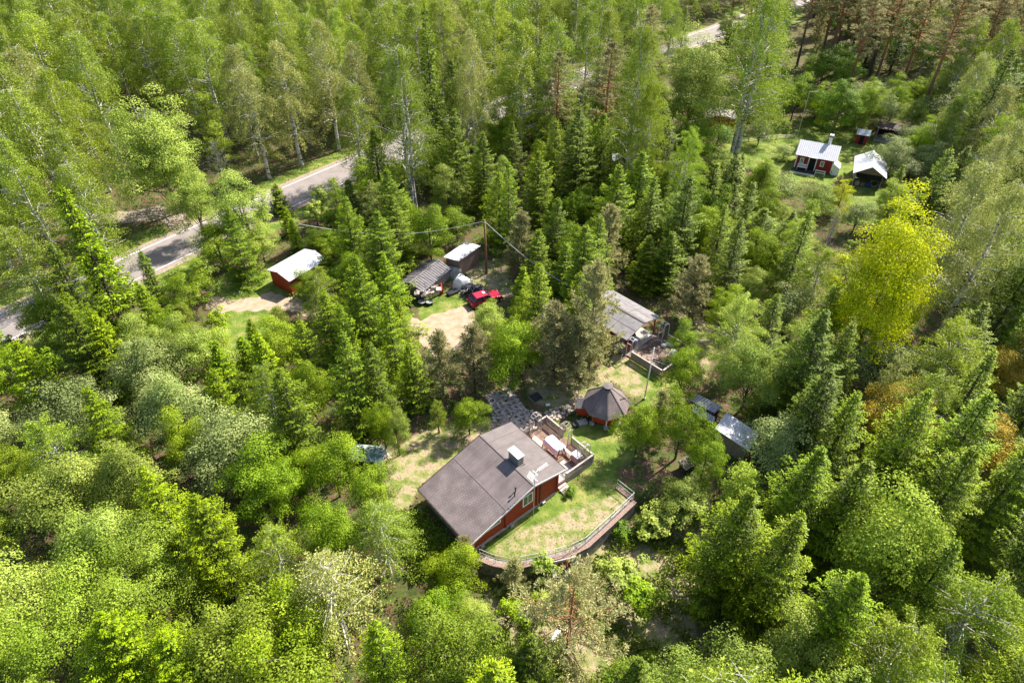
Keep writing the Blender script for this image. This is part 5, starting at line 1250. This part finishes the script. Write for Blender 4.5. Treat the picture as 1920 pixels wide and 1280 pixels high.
 ('bigspruce','sprucey',1835,835,15,8,'tall spruce near the right edge below the orange trees'),
 ('spruce','sprucey',1800,1010,13,6.5,'leaning looking narrow spruce in the lower right'),
 ('lushbirch','birchy',1880,1090,13,8.5,'soft yellow green birch at the right edge'),
 ('lushbirch','birchy',1720,1170,13,8,'soft yellow green birch near the lower right edge'),
 ('leaf','leafl',1510,1185,9,6,'pale bush like tree under the dark lower right spruces'),
 ('silver','leafl',1390,1235,9,7,'pale dense tree at the bottom edge under the dark spruces'),
 ('silver','leafl',1290,1262,8,6,'pale tree at the bottom edge right of the big loose pine'),
 ('lushbirch','birchy',1780,1265,13,8,'yellow green birch in the bottom right corner'),
]
for row in T:
    kind, col, tx, ty, h, w_, lab = row
    if col == 'dead': top('dead', 'leaf', tx, ty, h, w_, 'bare dark dead sapling above the brilliant yellow maple'); continue
    top(kind, col, tx, ty, h, w_, lab)

def foot(kind, col, bx, by, h, w_, label):
    p = W(bx, by, 0); return plant(kind, col, p.x, p.y, h, w_, label, 0)
for bx, by, h, w_, lab in ((1717,230,26,7.5,'leaning pine whose long red trunk reaches the garden edge'),(1493,128,25,6.5,'pine with a bare trunk just right of the huge drooping birch'),
  (1562,112,25,7.5,'brownish pine, first on the left of the upper right pine stand'),(1595,100,24,7,'brownish pine, second from the left of the upper right pine stand'),(1632,95,25,7.5,'brownish pine, third from the left of the upper right pine stand'),
  (1668,108,25,7,'brownish pine, fourth from the left of the upper right pine stand'),(1738,120,25,7.5,'brownish pine right of the middle of the upper right pine stand'),(1818,82,25,7,'pine with a bare dark trunk near the upper right corner'),(1842,86,26,7,'pine right beside the bare trunk near the upper right corner'),(1875,92,26,7,'last pine on the right in the upper right corner')):
    foot('pine', 'pineb', bx, by, h, w_, lab)
# the bare patch in the crown of the large maple
for a in ALL:
    if a[9] and a[9].startswith('large bright maple with a bare'):
        o = bpy.data.objects.new('bare_branches', PROTO['dead'][0][1]); COL.objects.link(o); o.parent = a[0]; s0 = a[0].scale; hh = a[5]
        o.scale = (1.6/s0.x, 1.6/s0.y, hh*1.02/7.0/s0.z); o.location = (0, 0, 0)
# ---- the rest of the wood, each stand filled with its own mixture of kinds
PROTECT = [   # outlines (photo) that show open ground, roads or roofs and must stay clear of crowns
 [(780,925),(865,855),(960,793),(985,795),(1010,770),(1120,845),(1200,900),(1200,950),(1100,1035),(1060,1060),(1000,1060),(905,1055),(890,1015),(860,1010)],
 [(1050,760),(1095,725),(1140,712),(1190,745),(1190,790),(1135,800),(1115,850),(1070,810)],
 [(930,740),(1080,735),(1075,770),(1020,780),(930,790)],
 [(1150,535),(1245,578),(1260,610),(1270,650),(1235,692),(1180,650)],
 [(1130,700),(1180,655),(1230,700),(1215,750),(1170,725)], [(1200,640),(1235,640),(1215,755),(1200,755)],
 [(765,530),(825,480),(865,448),(905,455),(945,490),(945,575),(885,590),(870,650),(800,665),(785,600),(780,560)],
 [(500,500),(565,465),(600,480),(560,510),(535,525),(505,540)],
 [(385,560),(440,545),(500,545),(495,575),(420,582)], [(400,530),(500,520),(510,545),(400,570)],
 [(222,500),(335,447),(350,490),(300,522),(235,530)], [(5,605),(45,590),(45,632),(10,635)], [(180,400),(300,385),(300,402),(185,420)], [(370,400),(388,400),(388,425),(370,425)],
 [(505,350),(650,300),(650,315),(560,365),(495,375)], [(712,285),(740,270),(738,300),(715,312)],
 [(1015,180),(1070,150),(1140,122),(1140,145),(1075,165),(1020,190)],
 [(1290,742),(1310,738),(1365,760),(1440,790),(1515,800),(1510,870),(1405,860),(1345,810)],[(1262,85),(1375,85),(1375,190),(1262,190)],[(1625,430),(1775,430),(1770,610),(1625,610)],[(215,215),(355,215),(355,330),(230,330)], [(1275,865),(1310,860),(1310,890),(1275,890)],
 [(1485,245),(1575,255),(1575,330),(1485,335)], [(1600,285),(1660,285),(1662,360),(1600,360)], [(1395,265),(1490,255),(1480,295),(1400,300)], [(1440,225),(1540,222),(1540,250),(1440,250)], [(1560,270),(1600,270),(1600,320),(1575,330)], [(1655,235),(1690,235),(1690,270),(1645,270)], [(1345,195),(1380,195),(1380,232),(1345,232)], [(1600,240),(1628,240),(1628,275),(1600,275)],
 [(745,860),(860,795),(880,815),(800,900),(760,960)], [(765,950),(840,1020),(840,1080),(790,1060),(770,1000)],
 [(645,815),(745,815),(745,880),(645,880)],
 [(900,1060),(1100,1050),(1215,955),(1285,950),(1305,1010),(1280,1100),(1215,1170),(1160,1050),(960,1075)], [(1265,1130),(1390,1190),(1340,1270),(1240,1230)], [(360,1120),(440,1130),(450,1200),(380,1180)],
 [(895,395),(925,395),(925,520),(905,520)], [(1480,120),(1500,0),(1530,0),(1505,125)],[(1075,700),(1050,745),(1000,750),(985,715)],
]
BLOCK = [(Vector((HX+5*c40-3.7*s40, HY+5*s40+3.7*c40)), 7.5), (Vector((HX+12.5*c40-4*s40, HY+12.5*s40+4*c40)), 4.8), (Vector((9.35,48.15)), 3.6), (Vector((12,61.5)), 4.5), (Vector((16,58)), 4), (Vector((-10.8,70.3)), 4), (Vector((-6.4,75)), 3.5), (Vector((-3,66.4)), 3), (Vector((-29,73)), 4), (Vector((49,105)), 5.5), (Vector((56.5,99)), 4.5), (Vector((19,47)), 2.5), (Vector((21.4,44)), 3), (Vector((39,118)), 4.5), (Vector((-14.5,47)), 2), (Vector((55,108)), 6), (Vector((61,104)), 3.5)]
def clear(x, y, z, h, w_, k=1.0):
    """does the crown of such a tree hide none of the open places?"""
    for fz, fw in ((1,0),(.85,.3),(.85,-.3),(.7,.45),(.7,-.45),(.5,.5),(.5,-.5),(.3,.45),(.3,-.45),(.85,0),(.7,0),(.5,0),(.3,0),(.15,0),(.05,0)):
        px, py = PX(x+fw*w_*k, y, z+h*fz)
        for P in PROTECT:
            if inpoly(px, py, P): return False
    return True
def roaddist(x, y):
    d = (RD1-RD0).normalized(); n = Vector((-d.y,d.x,0)); v = Vector((x,y,0))-RD0; t = v.dot(d)/(RD1-RD0).length
    return v.dot(n)-5.0*math.sin(math.pi*min(max(t,0),1))
# stand: (outline of the ground in world metres or a test, spacing, [(kind, colour, weight, h lo, h hi, w ratio lo, hi)])
B_ = lambda wt,lo,hi,c='birch',k='birch': (k,c,wt,lo,hi,.37,.47)
def S_(wt,lo,hi,c='spruce',k='spruce'): return (k,c,wt,lo,hi,.50,.64)
def L_f(wt,lo,hi,c='leaf',k='leaf'): return (k,c,wt,lo,hi,.56,.72)
P_ = lambda wt,lo,hi,c='pineb',k='pine': (k,c,wt,lo,hi,.28,.36)
ZW = {
 'roadwood': (6.3, [B_(5,18,23),B_(2,17,22,'birchy'),B_(1,18,22,'birchg'),B_(2.2,16,20,'birch','lushbirch'),L_f(.5,9,12,'leaf')]),
 'verge':    (4.8, [S_(1.0,9,13,'sprucey'),L_f(1.8,7,10,'leaf'),L_f(1.3,7,10,'leafl'),S_(.6,10,14,'spruce'),B_(.4,12,15)]),
 'leftwood': (4.5, [L_f(2.2,6.5,10,'leafl'),L_f(1.9,6.5,10,'leaf'),S_(2.2,8,11.5,'sprucey'),S_(.8,9,12,'spruce'),('silver','silver',.25,6,8,.8,1.0),('lushbirch','birchy',1.3,8,11,.5,.62),('leaf','bloom',.12,7,9,.7,.8)]),
 'yardbelt': (4.4, [S_(4.2,10,14,'sprucey'),S_(2.4,10,14,'spruce'),L_f(1.3,6,9,'leaf'),('youngpine','pine',.6,8,10,.6,.75)]),
 'midbelt':  (5.0, [S_(2.6,12,17,'spruce'),S_(.8,11,15,'sprucey'),B_(1.1,18,22),L_f(1.8,6,10,'leaf'),L_f(.8,6,10,'leafl'),P_(.4,17,20)]),
 'pines':    (6.0, [P_(3.4,20,25),S_(1.0,12,17,'spruce'),L_f(1.4,8,12,'leafd'),B_(1.0,16,20,'birch'),('silver','silver',.5,6,8,.9,1.1)]),
 'garden':   (5.0, [('silver','silver',1.2,4,7,.95,1.2),('silver','leafl',1,4,6,.95,1.2),L_f(1,6,9,'leaf'),S_(.3,8,11,'spruce')]),
 'rightmid': (4.7, [S_(2.0,9,13,'sprucey'),S_(1.2,10,13,'spruce'),L_f(1.4,6,9,'leaf'),L_f(.8,6,9,'leafl'),('silver','silver',.5,5,7,.9,1.1),('lushbirch','birchy',1.2,9,13,.5,.65),('slim','birchg',.5,8,10,.35,.4),('youngpine','pineb',.3,7,9,.6,.7)]),
 'rightwood':(5.2, [('lushbirch','birchy',1.6,12,16,.45,.6),B_(.7,15,19,'birchg'),S_(.9,12,16,'sprucey','bigspruce'),B_(1.2,14,18)]),
 'lowright': (5.2, [S_(3,12,16,'sprucey','bigspruce'),S_(1.8,12,15,'spruce','bigspruce'),('lushbirch','birchy',1.0,11,14,.5,.6)]),
 'lowleft':  (5.4, [('leaf','birchy',.9,9,13,.6,.75),L_f(1.2,8,11,'leafl'),S_(2.2,10,13,'sprucey'),('lushbirch','birchy',1.4,10,13,.5,.6)]),
 'slope':    (3.4, [('bush','leafl',1.4,1.0,2.0,1.1,1.4),('bush','leafd',.8,.8,1.6,1.1,1.5),('sapling','leaf',.8,2,3.4,.7,.9)]),
}
def zone(x, y):
    rdx = roaddist(x, y); px, py = PX(x, y, 0)
    if rdx > 0:
        if x > 46+(y-165)*.4: return 'pines' if rdx < 200 else 'roadwood'
        return 'roadwood'
    if px < 640 and rdx > -17: return 'verge'
    if inpoly(px, py, [(880,1060),(1100,1045),(1210,960),(1300,930),(1300,1080),(1240,1290),(880,1290)]): return 'slope'
    if py > 1000 and px < 900: return 'lowleft'
    if px < 640 or (px < 760 and py > 830): return 'leftwood'
    if px < 800 and py > 455: return 'yardbelt'
    if px < 1250 and py > 440: return 'yardbelt'
    if px < 1330: return 'midbelt'
    if py < 200 or (px > 1720 and py < 260): return 'pines'
    if py < 345 and px < 1760: return 'garden'
    if px > 1760 and py < 640: return 'rightwood'
    if py > 880 or px > 1760: return 'lowright' if px < 1900 or py > 800 else 'rightwood'
    return 'rightmid'
PTS = [(a[3], a[4], a[6]) for a in ALL]
cell = {}
def addpt(x, y, w_): cell.setdefault((int(x//6), int(y//6)), []).append((x, y, w_))
for p in PTS: addpt(*p)
def tooclose(x, y, sp):
    for i in (-1,0,1):
        for j in (-1,0,1):
            for a, b, w_ in cell.get((int(x//6)+i, int(y//6)+j), ()):
                if (a-x)**2+(b-y)**2 < (sp*.62+w_*.14)**2 if w_ else False: return True
    return False
rz = random.Random(5); counts = {}
cands = []
for _ in range(52000):
    y = 8+(rz.random()**.8)*225; lim = .76*y+32
    cands.append((rz.uniform(-lim, lim), y))
cands.sort(key=lambda p: p[1] > 400)
auto = []
for x, y in cands:
    rdx = roaddist(x, y)
    if -6.5 < rdx < 6.3: continue
    z = zone(x, y); spc, mix_ = ZW[z]
    if y > 150: spc *= 1.12
    if tooclose(x, y, spc): continue
    if any((Vector((x,y))-c_).length < r_ for c_, r_ in BLOCK): continue
    tot = sum(m_[2] for m_ in mix_); q = rz.random()*tot
    for m_ in mix_:
        q -= m_[2]
        if q <= 0: break
    kind, col, _, lo, hi, r0_, r1_ = m_
    h = rz.uniform(lo, hi); w_ = h*rz.uniform(r0_, r1_); zz = gz(x, y)
    if kind == 'spruce' and w_ > 7: kind = 'bigspruce'
    if kind == 'spruce' and h < 10.5 and w_ < 5.2: kind = 'slimspruce'
    px, py = PX(x, y, zz+h); pb = PX(x, y, zz)
    if px < -140 or px > 2060 or py > 1330: continue
    if py < -60 and y > 60 and pb[1] < -60: continue
    ok = clear(x, y, zz, h, w_)
    if not ok:
        # a smaller tree may still fit
        h *= .5; w_ *= .55
        if h < 1.2 or not clear(x, y, zz, h, w_): continue
        if kind in ('birch','lushbirch','multibirch'): kind = 'slim'
        if kind in ('pine',): kind = 'youngpine'
        if kind == 'leaf' and h < 5: kind = 'sapling'
        if kind in ('spruce','bigspruce'): kind = 'slimspruce'
    addpt(x, y, w_); auto.append((z, kind, col, x, y, h, w_))
auto.sort(key=lambda a: a[4])
FAM = lambda kind: NAMES[kind]
famcount = {}; far = []
for a in ALL: famcount[FAM(a[1])] = famcount.get(FAM(a[1]), 0)+1
zof = {}
for z, kind, col, x, y, h, w_ in auto:
    f_ = FAM(kind)
    if famcount.get(f_, 0) >= 296: far.append((kind, col, x, y, h, w_)); continue
    famcount[f_] = famcount.get(f_, 0)+1
    plant(kind, col, x, y, h, w_); zof[len(ALL)-1] = z

# the farthest crowns, beyond what one can count, as one mass
def distant_wood(far):
    vs, fs, tn = [], [], []; k = 0; cache = {}
    for kind, col, x, y, h, w_ in far:
        cm_, tm, h0, w0 = PROTO[kind][rt.randrange(len(PROTO[kind]))]
        if cm_ is None: continue
        if cm_.name not in cache:
            a = np.empty(len(cm_.vertices)*3, np.float32); cm_.vertices.foreach_get('co', a); t = np.empty(len(cm_.polygons), np.float32); cm_.attributes['tone'].data.foreach_get('value', t)
            q = a.reshape(-1,4,3); i = np.arange(len(q)) % 3 == 0; q = q[i]; c = q.mean(1, keepdims=True); cache[cm_.name] = ((q-c)*1.65+c, t[i])
        q, t = cache[cm_.name]; v = q*np.array([w_/w0, w_/w0, h/h0])+np.array([x,y,gz(x,y)]); vs.append(v.reshape(-1,3)); tn.append(t)
    if not vs: return
    v = np.concatenate(vs); f = np.arange(len(v)).reshape(-1,4); me = bpy.data.meshes.new('distant_wood'); fast_mesh(me, v, f)
    at = me.attributes.new('tone','FLOAT','FACE'); at.data.foreach_set('value', np.concatenate(tn)); me.materials.append(LM['birch'])
    tag_ = bpy.data.objects.new('distant_wood', me); COL.objects.link(tag_); tag(tag_, kind='stuff')
distant_wood(far)
# ---- what each tree is called
ORD = ['','first','second','third','fourth','fifth','sixth','seventh','eighth','ninth','tenth','eleventh','twelfth','thirteenth','fourteenth','fifteenth','sixteenth','seventeenth','eighteenth','nineteenth','twentieth']
ZP = {'roadwood':'beyond the road','verge':'on the near road verge','leftwood':'in the left hand wood','yardbelt':'around the sandy yard','midbelt':'between yard and road','pines':'in the upper right wood','garden':'around the garden cottage','rightmid':'in the right hand wood','rightwood':'near the right edge','lowright':'in the lower right wood','lowleft':'in the lower left wood','slope':'below the lawn wall'}
CP = {('birch','birch'):'green birch',('birch','birchy'):'yellowish birch',('birch','birchg'):'greyish birch',('lushbirch','birch'):'bushy birch',('lushbirch','birchy'):'yellow green birch',('slim','birchg'):'slender grey birch',('slim','birch'):'slender green birch',('slim','birchy'):'slender yellowish birch',
 ('spruce','spruce'):'dark spruce',('bigspruce','spruce'):'dark spruce',('slimspruce','spruce'):'dark spruce',('spruce','sprucey'):'bright spruce',('bigspruce','sprucey'):'bright spruce',('slimspruce','sprucey'):'bright spruce',
 ('pine','pineb'):'brownish pine',('youngpine','pineb'):'bushy pine',('youngpine','pine'):'bushy pine',('leaf','leaf'):'green maple',('leaf','leafl'):'pale maple',('leaf','leafd'):'deep green maple',('leaf','birchy'):'yellow green maple',('bigleaf','birchy'):'yellow green maple',('leaf','orange'):'orange tree crown',('leaf','bloom'):'white flowering tree',('silver','silver'):'silvery willow',('silver','leafl'):'pale bush',('bush','leafl'):'pale shrub',('bush','leafd'):'dark shrub',('sapling','leaf'):'green sapling',('sapling','leafl'):'pale sapling',('sapling','leafd'):'dark sapling',('sapling','bloom'):'pale sapling',('sapling','orange'):'orange sapling'}
CAT = {'birch_tree':'birch','young_birch':'birch','spruce_tree':'spruce','pine_tree':'pine','maple_tree':'deciduous tree','willow_tree':'willow','sapling':'sapling','shrub':'shrub','dead_tree':'dead tree'}
byg = {}
for i, (r, kind, col, x, y, h, w_, px, py, lab) in enumerate(ALL):
    r['category'] = CAT[NAMES[kind]]
    if lab: r['label'] = lab; continue
    z = zof.get(i) or zone(x, y); ph = CP.get((kind, col), 'green tree'); byg.setdefault((ph, z), []).append((py, px, r))
seen = set()
for (ph, z), L in byg.items():
    L.sort(key=lambda t: t[0]); n = len(L); rows = max(1, math.ceil(n/11)); per = math.ceil(n/rows); where = ZP[z]
    for k in range(rows):
        row = sorted(L[k*per:(k+1)*per], key=lambda t: t[1])
        for j, (py, px, r) in enumerate(row):
            if n == 1: lab = 'the only ' + ph + ' standing ' + where
            elif rows == 1: lab = ph + ' ' + where + ', ' + (ORD[j+1]+' from the left' if len(row) > 1 else 'the only one')
            else: lab = ph + ' ' + where + ', ' + ORD[k+1] + ' row from top, ' + ORD[j+1] + ' from left'
            r['label'] = lab
            if n > 1: r['group'] = ph + ' trees ' + where

# ================================================================ ground cover: grass, scrub and forest floor plants
def cover(name, n, area_fn, size, cols, seed, lift=.0, flat=.5, wfac=.35, clump=0):
    rs = np.random.RandomState(seed); X, Y = area_fn(rs, n)
    if clump:
        k = clump; X = np.repeat(X,k)+rs.normal(size=len(X)*k)*size*.8; Y = np.repeat(Y,k)+rs.normal(size=len(Y)*k)*size*.8
    Z = GZ(X, Y); m = len(X); lv = Leaves(); P = np.stack([X,Y,Z-.02+lift*rs.rand(m)],1)
    D = rs.normal(size=(m,3)); D[:,2] = np.abs(D[:,2])*.6+flat; N = rs.normal(size=(m,3))
    q = size*rs.uniform(.5,1.3,m); lv.add(P, D, N, q, q*wfac, rs.rand(m)); me = lv.mesh(name); me.materials.append(cols)
    o = bpy.data.objects.new(name, me); COL.objects.link(o); tag(o, kind='stuff'); return o
G_all = [wpoly(P) for P in GRASS]; D_all = [wpoly(P) for P in DRY]
def in_any(X, Y, polys):
    r = np.zeros(X.shape, bool)
    for P in polys: r |= polysdf(X, Y, P) < 0
    return r
HOUSEF = [HL(0.2,0.2)[:2], HL(15,.6)[:2], HL(15,7.2)[:2], HL(.2,7.2)[:2]]
CABF = [gcl(-6,-2.6)[:2], gcl(5.8,-2.7)[:2], gcl(5.8,2.8)[:2], gcl(-6,2.6)[:2]]
def keep(X, Y):
    k = ~in_any(X, Y, [HOUSEF, CABF]); 
    for P in ([(785,605),(850,578),(880,575),(890,625),(845,668),(792,645)],[(395,550),(470,560),(560,560),(640,590),(800,600),(800,622),(560,585),(420,585)]): k &= ~((polysdf(X,Y,wpoly(P)) < 0) & (np.random.RandomState(1).rand(len(X)) < .93))
    rdn = np.full(X.shape, 1e9)
    for a, b in zip(_rp, _rp[1:]): rdn = np.minimum(rdn, segdist(X, Y, a, b))
    k &= rdn > 3.9; nw = np.full(X.shape, 1e9)
    for a, b in zip(WALL, WALL[1:]): nw = np.minimum(nw, segdist(X, Y, a, b))
    return k & (nw > .5) & (np.hypot(X-9.35, Y-48.15) > 1.7)
def grass_area(rs, n):
    X, Y = rs.uniform(-40,70,n*6), rs.uniform(28,125,n*6); k = in_any(X, Y, G_all)&keep(X, Y); return X[k][:n], Y[k][:n]
def dry_area(rs, n):
    X, Y = rs.uniform(-20,60,n*5), rs.uniform(16,110,n*5); k = in_any(X, Y, D_all)&keep(X, Y); return X[k][:n], Y[k][:n]
def floor_area(rs, n):
    Y = rs.uniform(12,150,n*2); X = rs.uniform(-1,1,n*2)*(Y*.8+26); d = (Y > 60)&(rs.rand(n*2) < .55); k = keep(X, Y)&~in_any(X, Y, G_all+D_all)&~d&(np.sin(X*.31+2*np.sin(Y*.21))+np.sin(Y*.37+X*.13) > -.9)
    return X[k][:n], Y[k][:n]
M['grassm'] = leafmat('grass_blades', (.09,.15,.02), (.29,.34,.07), .3, 0)
M['drym'] = leafmat('dry_grass_blades', (.15,.18,.05), (.40,.36,.19), .3, 0)
M['floorm'] = leafmat('forest_floor_plants', (.07,.13,.02), (.30,.36,.07), .3, 0)
cover('grass', 34000, grass_area, .12, M['grassm'], 1, .01, .35, .5)
cover('dry_grass', 26000, dry_area, .11, M['drym'], 2, .01, .3, .5)
cover('undergrowth', 17000, floor_area, .30, M['floorm'], 3, .45, .35, .6, 3)
def weed_area(rs, n):
    P = wpoly([(745,960),(790,955),(850,1020),(850,1060),(770,1070),(740,1010)]); X, Y = rs.uniform(-14,-2,n*8), rs.uniform(26,40,n*8); k = (polysdf(X,Y,P) < 0)&keep(X,Y); return X[k][:n], Y[k][:n]
cover('weeds', 1500, weed_area, .20, M['floorm'], 6, .35, .4, .6, 4)
def scrub_area(rs, n):
    P = wpoly([(905,1062),(1095,1045),(1210,950),(1320,905),(1330,1100),(1290,1290),(880,1290)]); X, Y = rs.uniform(-12,22,n*8), rs.uniform(10,44,n*8)
    k = (polysdf(X,Y,P) < 0)&keep(X,Y)&(np.sin(X*1.1+2*np.sin(Y*.7))+np.sin(Y*1.3+X*.6) > -.1); return X[k][:n], Y[k][:n]
cover('scrub', 2600, scrub_area, .26, M['floorm'], 4, .5, .5, .6, 7)
